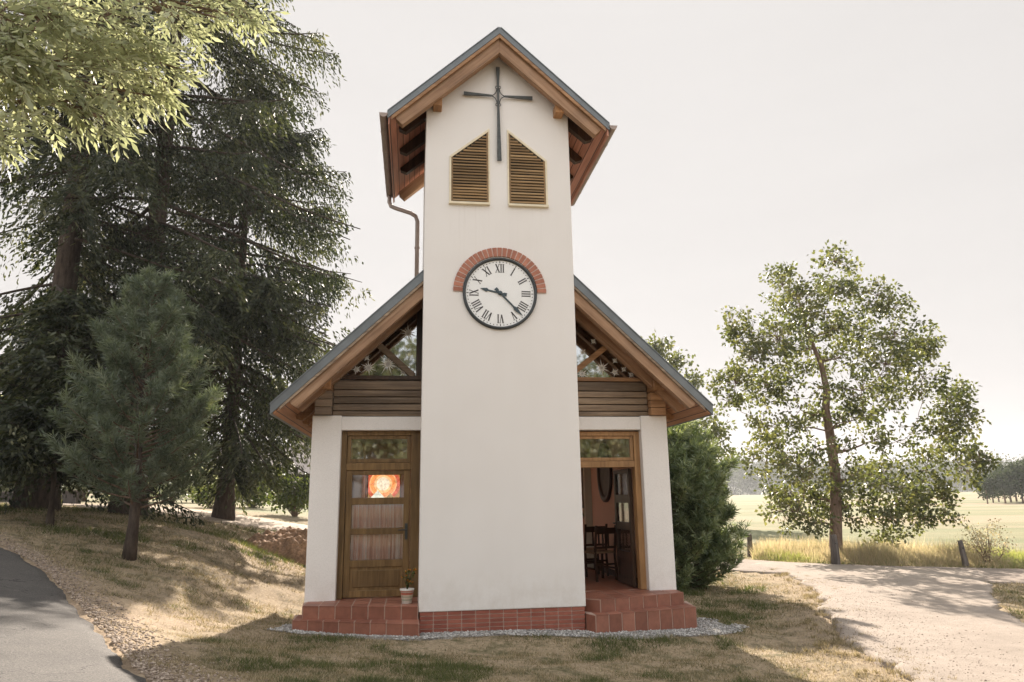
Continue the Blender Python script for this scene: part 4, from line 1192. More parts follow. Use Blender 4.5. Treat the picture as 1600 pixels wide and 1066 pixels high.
# chairs
def chair(loc, rz, label):
    c = empty('wooden_chair', loc, rz)
    tag(c, label, 'chair', 'wooden chairs inside the right doorway')
    W_, D_ = .20, .19
    for sx in (-1, 1):
        m = MB(); m.prism([(sx*W_-.018, -D_-.018, 0), (sx*W_+.018, -D_-.018, 0), (sx*W_+.018, -D_+.018, 0), (sx*W_-.018, -D_+.018, 0)],
                          [(sx*W_-.018, -D_-.018, .44), (sx*W_+.018, -D_-.018, .44), (sx*W_+.018, -D_+.018, .44), (sx*W_-.018, -D_+.018, .44)])
        m.build('leg', M['darkwood'], c, .003)
        m = MB()
        for (za, ya), (zb_, yb) in (((0, D_+.03), (.44, D_)), ((.44, D_), (.90, D_+.06))):
            m.prism([(sx*W_-.017, ya-.017, za), (sx*W_+.017, ya-.017, za), (sx*W_+.017, ya+.017, za), (sx*W_-.017, ya+.017, za)],
                    [(sx*W_-.017, yb-.017, zb_), (sx*W_+.017, yb-.017, zb_), (sx*W_+.017, yb+.017, zb_), (sx*W_-.017, yb+.017, zb_)])
        m.build('leg', M['darkwood'], c, .003)
        m = MB(); m.box(sx*W_-.01, sx*W_+.01, -D_, D_+.02, .18, .21); m.build('stretcher', M['darkwood'], c)
    m = MB(); m.box(-.225, .225, -.215, .20, .44, .47); m.build('seat', wood('pale_seat', (.30, .20, .12), (.42, .30, .2), 'x'), c, .008)
    m = MB(); m.box(-.19, .19, D_+.035, D_+.06, .76, .86); m.box(-.185, .185, D_+.01, D_+.03, .52, .56)
    m.box(-.07, -.04, D_+.02, D_+.04, .55, .77); m.box(.04, .07, D_+.02, D_+.04, .55, .77); m.box(-.015, .015, D_+.02, D_+.04, .55, .77)
    m.build('backrest', M['darkwood'], c, .004)
    m = MB(); m.box(-.19, .19, -D_-.01, -D_+.01, .25, .28); m.build('stretcher', M['darkwood'], c)
    m = MB(); m.box(-.19, .19, D_+.0, D_+.02, .25, .28); m.build('stretcher', M['darkwood'], c)
chair(UV(1.93, 2.35, .527), PHI+math.pi+.35, 'dark wooden chair with slatted back nearest the open right door')
chair(UV(1.98, 3.05, .527), PHI+math.pi+.15, 'dark wooden chair standing behind another one in the right doorway')

def picture(name, u, v, z, w, h, label, oval=False):
    o = place(name, u, v, z, 0); tag(o, label, 'picture')
    m = MB(); n = 32
    if oval:
        V = []; Fc = []
        for q, x_ in ((1.0, 0.0), (1.0, -.05), (.86, -.05), (.80, -.02)):
            for i in range(n):
                t = 2*math.pi*i/n; V.append((x_, w/2*q*math.sin(t), h/2*q*math.cos(t)))
        for r_ in range(3):
            for i in range(n): Fc.append((r_*n+i, r_*n+(i+1) % n, (r_+1)*n+(i+1) % n, (r_+1)*n+i))
        m.add(V, Fc, .4, True)
        m.build('frame', M['darkwood'], o)
        m = MB(); m.prism([(-.018, w/2*.82*math.sin(2*math.pi*i/n), h/2*.82*math.cos(2*math.pi*i/n)) for i in range(n)], [(-.002, w/2*.82*math.sin(2*math.pi*i/n), h/2*.82*math.cos(2*math.pi*i/n)) for i in range(n)])
        m.build('canvas', simple('brown_canvas', (.07, .045, .035), .5, .4, 6), o)
    else:
        m.box(-.045, 0, -w/2, -w/2+.07, -h/2, h/2); m.box(-.045, 0, w/2-.07, w/2, -h/2, h/2); m.box(-.045, 0, -w/2+.07, w/2-.07, -h/2, -h/2+.07); m.box(-.045, 0, -w/2+.07, w/2-.07, h/2-.07, h/2)
        m.build('frame', M['darkwood'], o, .006)
        m = MB(); m.box(-.02, -.002, -w/2+.06, w/2-.06, -h/2+.06, h/2-.06)
        m.build('canvas', simple('golden_brown_canvas', (.33, .24, .13), .4, .6, 5), o)
picture('wall_picture', 2.329, 5.3, 2.25, .9, 1.15, 'rectangular dark framed picture on the salmon wall inside the right doorway')
picture('oval_picture', 2.329, 3.15, 2.35, .95, 1.1, 'large oval dark framed picture on the salmon wall beside the open right door', True)

# ================================================================ PLANTS
def unit(a): return a/np.maximum(np.linalg.norm(a, axis=-1, keepdims=True), 1e-9)
def cards(P, D, Wv, Nf=None, fold=0.0):
    """rhombus leaves: start P, vector D, half width vector Wv"""
    m = P+D*0.45
    if fold and Nf is not None: m = m+Nf*fold
    V = np.stack([P, m+Wv, P+D, m-Wv], 1).reshape(-1, 3)
    F = np.arange(len(P)*4).reshape(-1, 4)
    return V, F
def rdir(n): return unit(rng.normal(size=(n, 3)))

# open gaps in the spruce crowns through which the sun reaches these patches of road and lawn
LIT = [(0.85, 1.1, [(-4.33, 5.8), (-4.09, 6.5), (-4.12, 7.23), (-3.21, 6.21), (-2.86, 5.07), (-2.42, 4.44), (-2.89, 3.94)]), (0.6, 1.1, [(-4.6, 8.41), (-5.52, 12.09), (-3.44, 9.94), (-3.5, 8.21), (-3.02, 6.04)]), (0.35, 0.8, [(-5.08, 14.69), (-4.46, 15.88), (-3.38, 12.13), (-4.1, 11.95)]), (0.8, 0.8, [(-6.95, 17.72), (-6.75, 23.85), (-4.8, 17.06), (-5.61, 15.41)])]
def sunlit(Pw):
    k = np.zeros(len(Pw), bool)
    for z0, pr, poly in LIT:
        t = (Pw[:, 2]-z0)/S.z
        gx_ = Pw[:, 0]-S.x*t; gy_ = Pw[:, 1]-S.y*t
        jx = gx_+(vnoise(gx_+gy_*.5, gy_*.4, 2.5, 61)-.5)*.6
        k |= inpoly(jx, gy_, poly) & (vnoise(gx_*1.0, gy_*.6, 3.0, 62) < pr)
    return k

def make_spruce(name, base, height, rad, seed, label, z_low=0.12, dens=1.0, card=.17, tr=.30, droop=1.0, lowr=.75, cat='spruce', group=None, side=None, skip=0.0, top=1.0, lean=(0, 0), pexp=.72):
    global rng
    rng = np.random.default_rng(seed)
    root = empty(name, base)
    tag(root, label, cat, group)
    mb = MB(); n = 14
    pts = [(lean[0]*t*height+.05*math.sin(t*5+seed), lean[1]*t*height+.05*math.cos(t*4), t*height) for t in [i/(n-1) for i in range(n)]]
    rr = [tr*(1-.93*(i/(n-1))**.85)*(1.35 if i == 0 else 1) for i in range(n)]
    mb.tube([(pts[0][0], pts[0][1], -.3)]+pts, [tr*1.5]+rr, 14)
    mb.build('trunk', M['bark_dark'], root)
    br = MB(); VV = []; RR_ = []
    z = height*z_low; hh = height*top
    while z < hh*.985:
        t = (z-height*z_low)/(height*(1-z_low))
        prof = (1-t)**pexp*(lowr+(1-lowr)*min(1, t*4))
        nbr = int(rng.integers(5, 8))
        for k in range(nbr):
            if rng.random() < skip: continue
            az = rng.random()*2*math.pi
            if side is not None:
                pass
            L = rad*prof*(0.72+.30*rng.random())+.25; bt = rng.random()
            zz = z+rng.normal()*.08
            tz_ = zz/height
            o = np.array([lean[0]*zz, lean[1]*zz, zz])
            dr = np.array([math.cos(az), math.sin(az), 0]); pr = np.array([-dr[1], dr[0], 0])
            up = .30-.5*(1-t)*droop
            m_ = max(6, int(L/.11*dens)); s = (np.arange(m_)+.5)/m_
            path = lambda q: o+dr*(L*q)[:, None]+np.array([0, 0, 1])*(L*(up*q-.28*droop*q*q+.24*q**3))[:, None]+pr*(np.sin(q*3+az)*.05*L)[:, None]
            cp = path(np.linspace(0, .97, 7))
            sl_ = sunlit(cp+np.array(base)); ke = 7
            for i in range(1, 6):
                if sl_[i] and sl_[i+1]: ke = max(2, i+1); break
            br.tube([tuple(p) for p in cp[:ke]], [max(.006, .012*L*(1-i/7.2)+.004) for i in range(ke)], 5, caps=False)
            p0 = path(s)
            s_in = s > .13
            p0 = p0[s_in]; sv = s[s_in]
            for sd_ in (-1, 1):
                tl = (.30*L*(1-sv)**.7+.27)*(.6+.7*rng.random(len(sv)))
                tl = np.minimum(tl, 1.0)
                tdir = unit(dr*.62+pr*sd_*(.75+.3*rng.random((len(sv), 1)))+np.array([0, 0, 1])*(-.25*droop+rng.normal(size=(len(sv), 1))*.25))
                q = 14
                uu = (np.arange(q)+rng.random((len(sv), q)))/q
                hang = -(.85*droop)*(uu**1.3)*tl[:, None]
                P = p0[:, None, :]+tdir[:, None, :]*(uu*tl[:, None])[..., None]+np.array([0, 0, 1])*hang[..., None]
                P = P.reshape(-1, 3)
                keep = rng.random(len(P)) < np.clip(tl.repeat(q)/.55, .35, 1)
                P = P[keep]; dn = np.repeat(rng.random(len(sv)) < .22, q)[keep] if False else None; D0 = np.repeat(tdir, q, 0)[keep]
                D = unit(D0+rng.normal(size=P.shape)*.30+np.array([0, 0, -1.1*droop])*rng.random((len(P), 1)))*(card*(.6+.8*rng.random((len(P), 1))))
                Wv = unit(np.cross(D, rng.normal(size=P.shape)))*(card*.185*(.7+.6*rng.random((len(P), 1))))
                V, _ = cards(P+rng.normal(size=P.shape)*.02, D, Wv)
                VV.append(V); RR_.append(np.clip(bt*.45+.10*rng.random()+.45*rng.random(len(P))**1.5, 0, 1))
        z += height*.0275*(.8+.5*rng.random())*(1.0 if t < .7 else .7)
    br.build('branches', M['bark_dark'], root, fix=False)
    V = np.concatenate(VV); RR_ = np.concatenate(RR_)
    keep = ~sunlit(V[::4]+np.array(base))
    V = V.reshape(-1, 4, 3)[keep].reshape(-1, 3); RR_ = RR_[keep]
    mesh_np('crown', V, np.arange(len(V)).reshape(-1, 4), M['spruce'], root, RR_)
    print(name, len(V)//4)
    return root

def make_pine(name, base, height, rad, seed, label, z_low=.1, nb=130, tr=.12, profile=None, needle=.13, wn=.007, tuft=26, per=10, cat='pine tree', mat='pine', bulge=.75, stretch=None):
    global rng
    rng = np.random.default_rng(seed)
    root = empty(name, base); tag(root, label, cat)
    mb = MB(); n = 10
    mb.tube([(.04*math.sin(i*.8), .04*math.cos(i*.7), height*.97*i/(n-1)-(.15 if i == 0 else 0)) for i in range(n)], [tr*(1.3 if i == 0 else 1)*(1-.93*i/(n-1)) for i in range(n)], 12)
    mb.build('trunk', M['bark_pine'], root)
    br = MB(); PP = []; DD = []; RRn = []
    for i in range(nb):
        t = ((i+rng.random())/nb)**.85
        z = height*(z_low+(1-z_low)*t*.97)
        az = i*2.399+rng.normal()*.35
        L = rad*profile(t)*(.6+.55*rng.random())+.08
        dr = np.array([math.cos(az), math.sin(az), 0])
        if stretch:      # longer low boughs towards the open side in front
            f_ = max(0, dr @ np.array([math.sin(stretch[0]), -math.cos(stretch[0]), 0])); L *= 1+(stretch[1]-1)*f_*max(0, 1-t*2.2)
        up = .15+.75*t
        path = lambda q: np.array([0, 0, z])+dr*(L*q)[:, None]+np.array([0, 0, 1])*(L*(up*q*.55+.30*q*q))[:, None]
        q = np.linspace(0, 1, 6); cp = path(q)
        br.tube([tuple(p) for p in cp], [max(.005, (.028*tr/.12)*(1-t*.6)*(1-k/6.5)) for k in range(6)], 5, caps=False)
        nt = max(3, int(per*L/rad*1.3)+2)
        s = .25+.75*rng.random(nt)**.7; s[0] = 1.0
        p0 = path(s); tang = unit(path(s+.02)-path(s-.02))
        # side shoots
        sh = rng.normal(size=(nt, 3)); sh[:, 2] = np.abs(sh[:, 2])*.6+.25
        sd_ = unit(tang*.9+unit(sh)*.85); ln = (.10+.24*rng.random(nt)*min(1, L))[:, None]
        for j in range(nt):
            m_ = tuft
            uu = rng.random(m_)
            P = p0[j]+sd_[j]*ln[j]*uu[:, None]
            D = unit(sd_[j]*.75+rdir(m_)*.75)*(needle*(.65+.6*rng.random((m_, 1))))
            PP.append(P); DD.append(D); RRn.append(np.clip(rng.random()*.6+rng.random(m_)*.4, 0, 1))
    br.build('branches', M['bark_brown'], root, fix=False)
    P = np.concatenate(PP); D = np.concatenate(DD)
    Wv = unit(np.cross(D, rng.normal(size=P.shape)))*wn
    V, F = cards(P, D, Wv)
    mesh_np('crown', V, F, M[mat], root, np.concatenate(RRn)); print(name, len(P))
    return root

def blob_tree(name, base, trunk, blobs, label, cat, leaf=.13, wl=.36, nsub=24, per=20, mat='walnut', barkm='bark_brown', seed=3, limb=.05, group=None, subr=.28, hangy=.25, thin=.006, mind=0.0):
    """trunk: list of (x,y,z,r) local; blobs: list of (x,y,z,r,density) local"""
    global rng
    rng = np.random.default_rng(seed)
    root = empty(name, base); tag(root, label, cat, group)
    tp = np.array([t[:3] for t in trunk], float); trd = [t[3] for t in trunk]
    mb = MB(); mb.tube([tuple(p) for p in tp], trd, 14); mb.build('trunk', M[barkm], root)
    br = MB(); PP = []; DD = []; RRn = []
    dense = np.concatenate([np.linspace(a, b, 9)[:-1] for a, b in zip(tp[:-1], tp[1:])]+[tp[-1:]])
    drad = np.concatenate([np.linspace(a, b, 9)[:-1] for a, b in zip(trd[:-1], trd[1:])]+[trd[-1:]])
    nodes = [dense.copy()]; nrad = [drad.copy()]
    order = sorted(range(len(blobs)), key=lambda i: np.hypot(blobs[i][0], blobs[i][1])+.2*blobs[i][2])
    for bi in order:
        bx_, by_, bz__, brd, de = blobs[bi]
        c = np.array([bx_, by_, bz__])
        Nn = np.concatenate(nodes); Nr = np.concatenate(nrad)
        dv = c-Nn; hd = np.hypot(dv[:, 0], dv[:, 1])
        cost = np.linalg.norm(dv, axis=1)+np.where(dv[:, 2] < .35*hd-.2, 1.6*(.35*hd-.2-dv[:, 2]), 0)+mind*(Nn[:, 2] < 1.0)*3
        j = int(np.argmin(cost)); a = Nn[j]; L = np.linalg.norm(c-a)
        r0 = min(Nr[j]*.75, limb*(.5+.28*L)); 
        q = np.linspace(0, 1, 8)[:, None]
        bend = np.array([0, 0, -.10*L*(1 if bz__ > 2 else -.5)])+rng.normal(size=3)*.06*L
        wig = rng.normal(size=(8, 3))*.018*L; wig[0] = 0
        path = a+(c-a)*q+bend*np.sin(q*math.pi)*.8+wig
        pr = np.linspace(r0, max(thin*1.4, r0*.25), 8)
        br.tube([tuple(p) for p in path], list(pr), 7, caps=False)
        nodes.append(path[2:]); nrad.append(pr[2:])
        ns_ = max(5, int(nsub*de*(brd/.9)**1.6))
        sub = c+rdir(ns_)*brd*(.35+.65*rng.random((ns_, 1))**.6)*np.array([1, 1, .85])
        for sp_ in sub:
            k = int(np.argmin(np.linalg.norm(path[3:]-sp_, axis=1)))+3
            aa = path[k]; mid = (aa+sp_)/2+rng.normal(size=3)*.06+np.array([0, 0, .05])
            br.tube([tuple(aa), tuple(mid), tuple(sp_)], [thin*1.5, thin*1.1, thin*.5], 4, caps=False)
            m_ = int(per*(.5+rng.random()))
            P = sp_+rdir(m_)*subr*(rng.random((m_, 1))**.6)
            D = unit((P-sp_)/subr+rdir(m_)*.7+np.array([0, 0, -hangy]))*(leaf*(.65+.7*rng.random((m_, 1))))
            PP.append(P); DD.append(D); RRn.append(np.clip(rng.random()*.5+rng.random(m_)*.5, 0, 1))
    br.build('branches', M[barkm], root, fix=False)
    P = np.concatenate(PP); D = np.concatenate(DD)
    Wv = unit(np.cross(D, rng.normal(size=P.shape)))*leaf*wl*(.7+.5*rng.random((len(P), 1)))
    Nf = unit(np.cross(D, Wv))
    V, F = cards(P, D, Wv, Nf, leaf*.12)
    mesh_np('crown', V, F, M[mat], root, np.concatenate(RRn)); print(name, len(P))
    return root

def on_ground(x, y, dz=0.0): return Vector((x, y, float(gz(x, y))+dz))
def at_ground(px, py, Y):
    p = AT(px, py, Y); return on_ground(p.x, p.y, -.03)

# big spruces on the left
make_spruce('spruce', at_ground(200, 812, 19.5), 27, 6.9, 11, 'tallest dark spruce, thick trunk right behind the young pine, top out of view', .20, 1.0, .145, .36, 1.35, .62, pexp=.68, skip=.25, top=.9)
make_spruce('spruce', at_ground(55, 792, 17.8), 22, 4.8, 12, 'large dark spruce at the far left with drooping shaded boughs', .08, 1.0, .145, .40, 1.35, .85, skip=.2, top=.9)
make_spruce('spruce', at_ground(345, 834, 24.5), 16.2, 7.6, 13, 'spruce nearest the chapel, its boughs reaching out over the nave roof', .19, 1.1, .165, .29, 1.4, .5, pexp=.62, skip=.27, lean=(.012, 0))
make_spruce('spruce', at_ground(72, 811, 14.5), 4.6, 1.5, 14, 'small young spruce on a thin bare stem in front of the far left spruce', .26, .9, .14, .06, .7, .9)
# young blue green pine in front
make_pine('young_pine', at_ground(200, 867, 13.0), 5.0, 1.24, 21, 'young blue green pine with bushy crown and dark stem in the sloping lawn at left', .15, 140, .10,
          lambda t: (.98 if t < .28 else .98-(t-.28)*1.16)*(.7+.3*min(1, t*5)), .16, .009, 20, 17)
# dense pine bush beside the right pillar
bp_ = UV(4.16, 5.8)
make_pine('bushy_pine', on_ground(bp_.x, bp_.y, -.38), 3.38, 1.55, 22, 'dense bushy pine reaching the ground right beside the right pillar of the chapel', .01, 360, .10,
          lambda t: (1.0 if t < .5 else 1.0-(t-.5)*1.25)*(.9+.1*min(1, t*5)), .15, .010, 22, 24, stretch=(PHI-.5, 1.5), mat='bushpine')

# the single broad tree by the lane
TY = 22.1; tb = at_ground(1307, 878, TY); sc_ = (AT(1400, 650, TY)-AT(1300, 650, TY)).length/100
def blob(px, py, r, de=1.0, dy=None, Y=TY, b0=None):
    b0 = b0 or tb
    dy = rng.uniform(-1, 1)*1.6*(1-abs(px-1305)/420) if dy is None else dy
    p = AT(px, py, Y+dy); return (p.x-b0.x, p.y-b0.y, p.z-b0.z, r*sc_, de)
rng = np.random.default_rng(5)
BL = [(1285,645,34,.5),(1335,655,30,.5),(1235,665,30,.7),(1365,690,30,.6),(1320,700,30,.5),(1235,590,34,.7),(1300,515,34,.8),(1285,600,30,.4),(1305,410,34,.8),(1297,445,36,.9),(1222,448,38,1),(1245,470,42,1),(1285,490,45,.8),(1335,450,34,.8),(1372,462,36,1),(1395,482,34,1),(1400,520,40,.9),
 (1140,505,26,1),(1172,520,42,1),(1215,530,50,1),(1262,545,45,.7),(1150,600,40,1),(1200,605,50,1),(1172,560,36,.8),(1310,560,45,.7),(1345,515,45,1),(1385,570,50,1),(1432,545,42,1),(1450,530,28,1),
 (1345,610,42,.9),(1395,615,45,.8),(1440,590,35,.8),(1250,640,34,.55),(1140,628,26,.8),(1310,660,30,.35),(1190,660,34,.6),(1215,700,42,.9),(1180,715,34,.8),(1255,735,40,1),(1272,700,26,.5),
 (1478,625,32,1),(1500,612,22,1),(1500,650,32,1),(1472,675,34,1),(1492,705,34,1),(1450,720,30,.7),(1400,690,28,.4),(1430,660,26,.5),(1530,715,24,1),(1510,735,26,.9),(1545,722,14,.8),
 (1250,775,45,1.1),(1225,800,34,.9),(1290,790,36,1),(1330,745,44,1),(1378,740,44,1),(1340,790,40,1),(1400,765,40,1),(1440,755,32,1),(1470,775,30,1),(1430,790,34,1),(1480,800,24,.9),(1395,810,34,1),(1380,838,24,.9),(1350,650,24,.4),(1365,860,10,.8),(1440,815,18,.8),(1275,815,26,.8),(1215,770,26,.8)]
blobs = [blob(*b) for b in BL]
def tpt(px, py, r, dy=0): p = AT(px, py, TY+dy); return (p.x-tb.x, p.y-tb.y, p.z-tb.z, r)
trunk = [(0, 0, -.2, .27), (0, 0, .15, .20), tpt(1306, 800, .165), tpt(1305, 740, .15), tpt(1297, 680, .135), tpt(1290, 640, .12), tpt(1292, 610, .105, .1), tpt(1283, 570, .075, .1), tpt(1262, 520, .05, .2), tpt(1248, 470, .025, .3)]
blob_tree('broad_tree', tb, trunk, blobs, 'single broadleaf tree with open spreading crown standing by the wooden post beyond the lane', 'tree', .125, .36, 34, 21, seed=31, limb=.06, subr=.24)
# second leader, part of the same tree, comes from its blobs above

# tree behind the chapel, crown showing beside the right roof slope
TZ = 48; tb2 = at_ground(1062, 830, TZ); s2 = (AT(1400, 650, TZ)-AT(1300, 650, TZ)).length/100
B2 = [(1030,540,26),(1000,560,34),(1058,565,24),(1045,600,34),(1085,600,20),(1075,640,34),(1105,665,26),(1112,690,28),(1085,700,34),(1128,712,16),(1050,680,40),(1010,640,46),(1125,670,12),(1060,740,40),(1100,740,30)]
bl2 = []
for (a, b, r) in B2:
    dy = rng.uniform(-1.2, 1.2); p = AT(a, b, TZ+dy); bl2.append((p.x-tb2.x, p.y-tb2.y, p.z-tb2.z, r*s2*.88, 1.3))
blob_tree('background_tree', tb2, [(0, 0, -.3, .45), (0, 0, 3, .34), (-.4, 0, 6, .24), (-1.0, 0, 9, .12), (-1.3, 0, 11, .05)], bl2, 'leafy tree behind the chapel, crown rising above the right roof slope', 'tree', .28, .36, 14, 16, 'walnut', seed=33, subr=.55)

# overhanging branches with long pale leaves, top left, from a trunk outside the frame
rng = np.random.default_rng(77)
tb3 = on_ground(-5.2, 3.4, -.05)
LB = [(20,40,75,3.9),(110,30,80,4.2),(200,35,75,4.6),(280,25,65,5.0),(340,10,45,5.3),(385,5,30,5.4),(40,110,75,4.1),(120,110,75,4.4),(195,105,70,4.8),(250,95,55,5.0),(285,110,32,5.1),(60,170,50,4.3),(130,170,50,4.5),(190,160,45,4.9),(235,150,36,5.0),(260,130,30,5.1),(-20,90,60,3.8),(-40,180,45,3.8),(0,215,24,4.0),(-25,240,28,3.9),(180,190,24,4.8),(350,30,30,5.2),(150,60,60,4.8),(70,60,60,4.8),(395,30,16,5.3),(-60,40,80,4),(100,-40,80,4.5),(250,-50,80,5)]
root3 = empty('overhanging_tree', tb3); tag(root3, 'tree with long pale green leaves overhanging the top left corner in front of the spruces', 'tree')
mb = MB(); mb.tube([(0, 0, -.3), (0, 0, 1), (.1, .1, 2.5), (.3, .4, 4), (.6, .8, 5.6), (.7, 1, 7)], [.24, .19, .17, .14, .10, .05], 14); mb.build('trunk', M['bark_brown'], root3)
br = MB(); PP = []; DD = []; WW = []; RRn = []
src = [Vector((.1, .1, 2.5)), Vector((.3, .4, 4)), Vector((.6, .8, 5.6)), Vector((.2, .25, 3.2))]
for (px_, py_, r_, Y_) in LB:
    c = AT(px_, py_, Y_)-tb3; rr = r_*Y_/F_PX*.82
    a = min(src, key=lambda q: (q-c).length+(0 if q.z < c.z else 1))
    mid = (a+c)/2+Vector((0, 0, .25)); br.tube([a, (a+mid)/2+Vector((0, 0, .08)), mid, c], [.035, .026, .018, .008], 7, caps=False)
    nt_ = max(4, int(21*(r_/70)**2*.75))
    for j in range(nt_):
        d = rdir(1)[0]; tip = np.array(c)+d*rr*(.3+.7*rng.random()); st_ = np.array(mid)*.15+np.array(c)*.85
        br.tube([tuple(st_), tuple((st_+tip)/2+np.array([0, 0, .03])), tuple(tip)], [.005, .0035, .002], 4, caps=False)
        # compound leaves along the twig
        for q in np.linspace(.45, 1.0, 3):
            p = st_+(tip-st_)*q
            rach = unit((tip-st_)*.6+rng.normal(size=3)*.12+np.array([.04, -.03, -.06]))*(.17+.08*rng.random())
            br.tube([tuple(p), tuple(p+rach)], [.0016, .001], 3, caps=False)
            sd_ = unit(np.cross(rach, rng.normal(size=3)*.35+np.array([0, 0, 1.])))
            for k in range(4):
                pp = p+rach*(k+1)/4.0; sg_ = 1
                for sg_ in ((-1, 1) if k < 3 else (0,)):
                    l = (.07+.045*rng.random())*(1 if sg_ else 1.15)
                    D = unit(unit(rach)*(.75 if sg_ else 1)+sd_*sg_*.75+np.array([0, 0, -.22])+rng.normal(size=3)*.13)*l
                    PP.append(pp); DD.append(D); WW.append(unit(np.cross(D, rng.normal(size=3)*.5+np.cross(sd_, rach)*8))*l*.14); RRn.append(rng.random())
br.build('branches', M['bark_brown'], root3, fix=False)
P = np.array(PP); D = np.array(DD); Wv = np.array(WW)
V, F = cards(P, D, Wv, unit(np.cross(D, Wv)), .004)
mesh_np('crown', V, F, M['ash'], root3, np.array(RRn)); print('ash', len(P))

# ---------------- shrubs, bank and house beyond the left trees
def make_shrub(name, base, w, h, label, seed, mat='shrub', leaf=.16, n=2600, d=None):
    global rng
    rng = np.random.default_rng(seed); root = empty(name, base); tag(root, label, 'shrub')
    d = d or w
    br = MB()
    for i in range(14):
        a = rng.random()*6.28; e = np.array([math.cos(a)*w*.4*rng.random(), math.sin(a)*d*.4*rng.random(), h*(.5+.4*rng.random())])
        br.tube([(0, 0, -.1), tuple(e*.5+rng.normal(size=3)*.05), tuple(e)], [.03*h/2, .02*h/2, .006], 5, caps=False)
    br.build('stems', M['bark_brown'], root, fix=False)
    k = 26; cen = rdir(k)*np.array([w/2, d/2, h/2])*(.3+.6*rng.random((k, 1)))+np.array([0, 0, h*.5])
    cc = cen[rng.integers(0, k, n)]; P = cc+rdir(n)*min(w, h)*.24*rng.random((n, 1))**.5
    P[:, 2] = np.maximum(P[:, 2], .02)
    D = unit(rdir(n)+np.array([0, 0, .2]))*leaf*(.6+.7*rng.random((n, 1)))
    V, F = cards(P, D, unit(np.cross(D, rdir(n)))*leaf*.32)
    mesh_np('leaves', V, F, M[mat], root, rng.random(n))
def gnd(px, Y): p = AT(px, 790, Y); return on_ground(p.x, p.y, -.05)
make_shrub('shrub', gnd(462, 33), 2.6, 2.0, 'dark green rounded shrub at the path edge near the left wall of the chapel', 41, 'shrub', .16, 3200)
make_shrub('shrub', gnd(395, 40), 4.0, 2.2, 'low pale green shrub in front of the distant house', 42, 'shrub', .2, 3000)
make_shrub('shrub', gnd(15, 42), 7, 6.5, 'tall sunlit yellow green shrub behind the far left spruce', 43, 'ash', .3, 6000)
make_shrub('shrub', gnd(130, 46), 6, 4.6, 'sunlit yellow green shrub seen between the two thick spruce trunks', 44, 'ash', .3, 5000)
make_shrub('shrub', gnd(270, 48), 5.5, 3.2, 'bright green shrub seen between the young pine and the nearest spruce', 45, 'ash', .26, 4000)
make_shrub('shrub', gnd(330, 36), 3, 1.4, 'small green shrub left of the spruce nearest the chapel', 46, 'shrub', .18, 1500)
make_shrub('shrub', gnd(-60, 36), 6, 5, 'shrub at the left edge of the view behind the spruces', 47, 'shrub', .26, 4000)
make_shrub('weed_clump', at_ground(1545, 884, 19.6), 1.4, 1.15, 'thin reddish weeds growing right of the dark leaning post', 48, 'haygrass', .06, 1000)

hs0 = gnd(415, 62)
hb_ = empty('farmhouse', hs0, .15); tag(hb_, 'pale distant farmhouse with grey brown roof seen under the spruce boughs', 'house')
M['roofgrey'] = simple('pale_grey_roof', (.42, .37, .34), .9, .1, 3)
m = MB(); m.box(-6, 6, 0, 7, -.5, 2.4); m.prism([(-6, 0, 2.4), (-6, 7, 2.4), (-6, 3.5, 4.6)], [(6, 0, 2.4), (6, 7, 2.4), (6, 3.5, 4.6)]); m.build('wall', simple('grey_house_wall', (.30, .26, .24), .9, .1, 2), hb_)
m = MB()
m.prism([(-6.4, -.5, 2.15), (6.4, -.5, 2.15), (6.4, 3.5, 4.85), (-6.4, 3.5, 4.85)], [(-6.4, -.5, 2.27), (6.4, -.5, 2.27), (6.4, 3.5, 4.97), (-6.4, 3.5, 4.97)])
m.prism([(-6.4, 7.5, 2.15), (6.4, 7.5, 2.15), (6.4, 3.504, 4.85), (-6.4, 3.504, 4.85)], [(-6.4, 7.5, 2.27), (6.4, 7.5, 2.27), (6.4, 3.504, 4.97), (-6.4, 3.504, 4.97)])
m.build('roof', M['roofgrey'], hb_)
for i in range(4):
    m = MB(); m.box(-4.9+i*2.8, -3.9+i*2.8, -.03, .02, .7, 1.9); f_ = m.build('window', M['pale'], hb_)
    m = MB(); m.box(-4.82+i*2.8, -3.98+i*2.8, -.045, -.034, .78, 1.82); m.build('pane', M['glass'], f_)
m = MB(); m.box(2, 2.6, 3.2, 3.8, 4.4, 5.6); m.build('chimney', M['roofgrey'], hb_)

# low dark hedge wall at the far left
p = gnd(20, 34)
hd = empty('low_wall', p, -.15); tag(hd, 'low dark wall along the far side of the footpath at the left edge', 'wall')
m = MB(); m.box(-7, 3.2, 0, .35, -.3, .55); m.build('wall', simple('dark_wall', (.06, .05, .045), .9, .3, 4), hd)
m = MB(); m.box(-7.05, 3.25, -.05, .40, .552, .62); m.build('coping', simple('wall_coping', (.12, .10, .09), .9, .3, 4), hd)

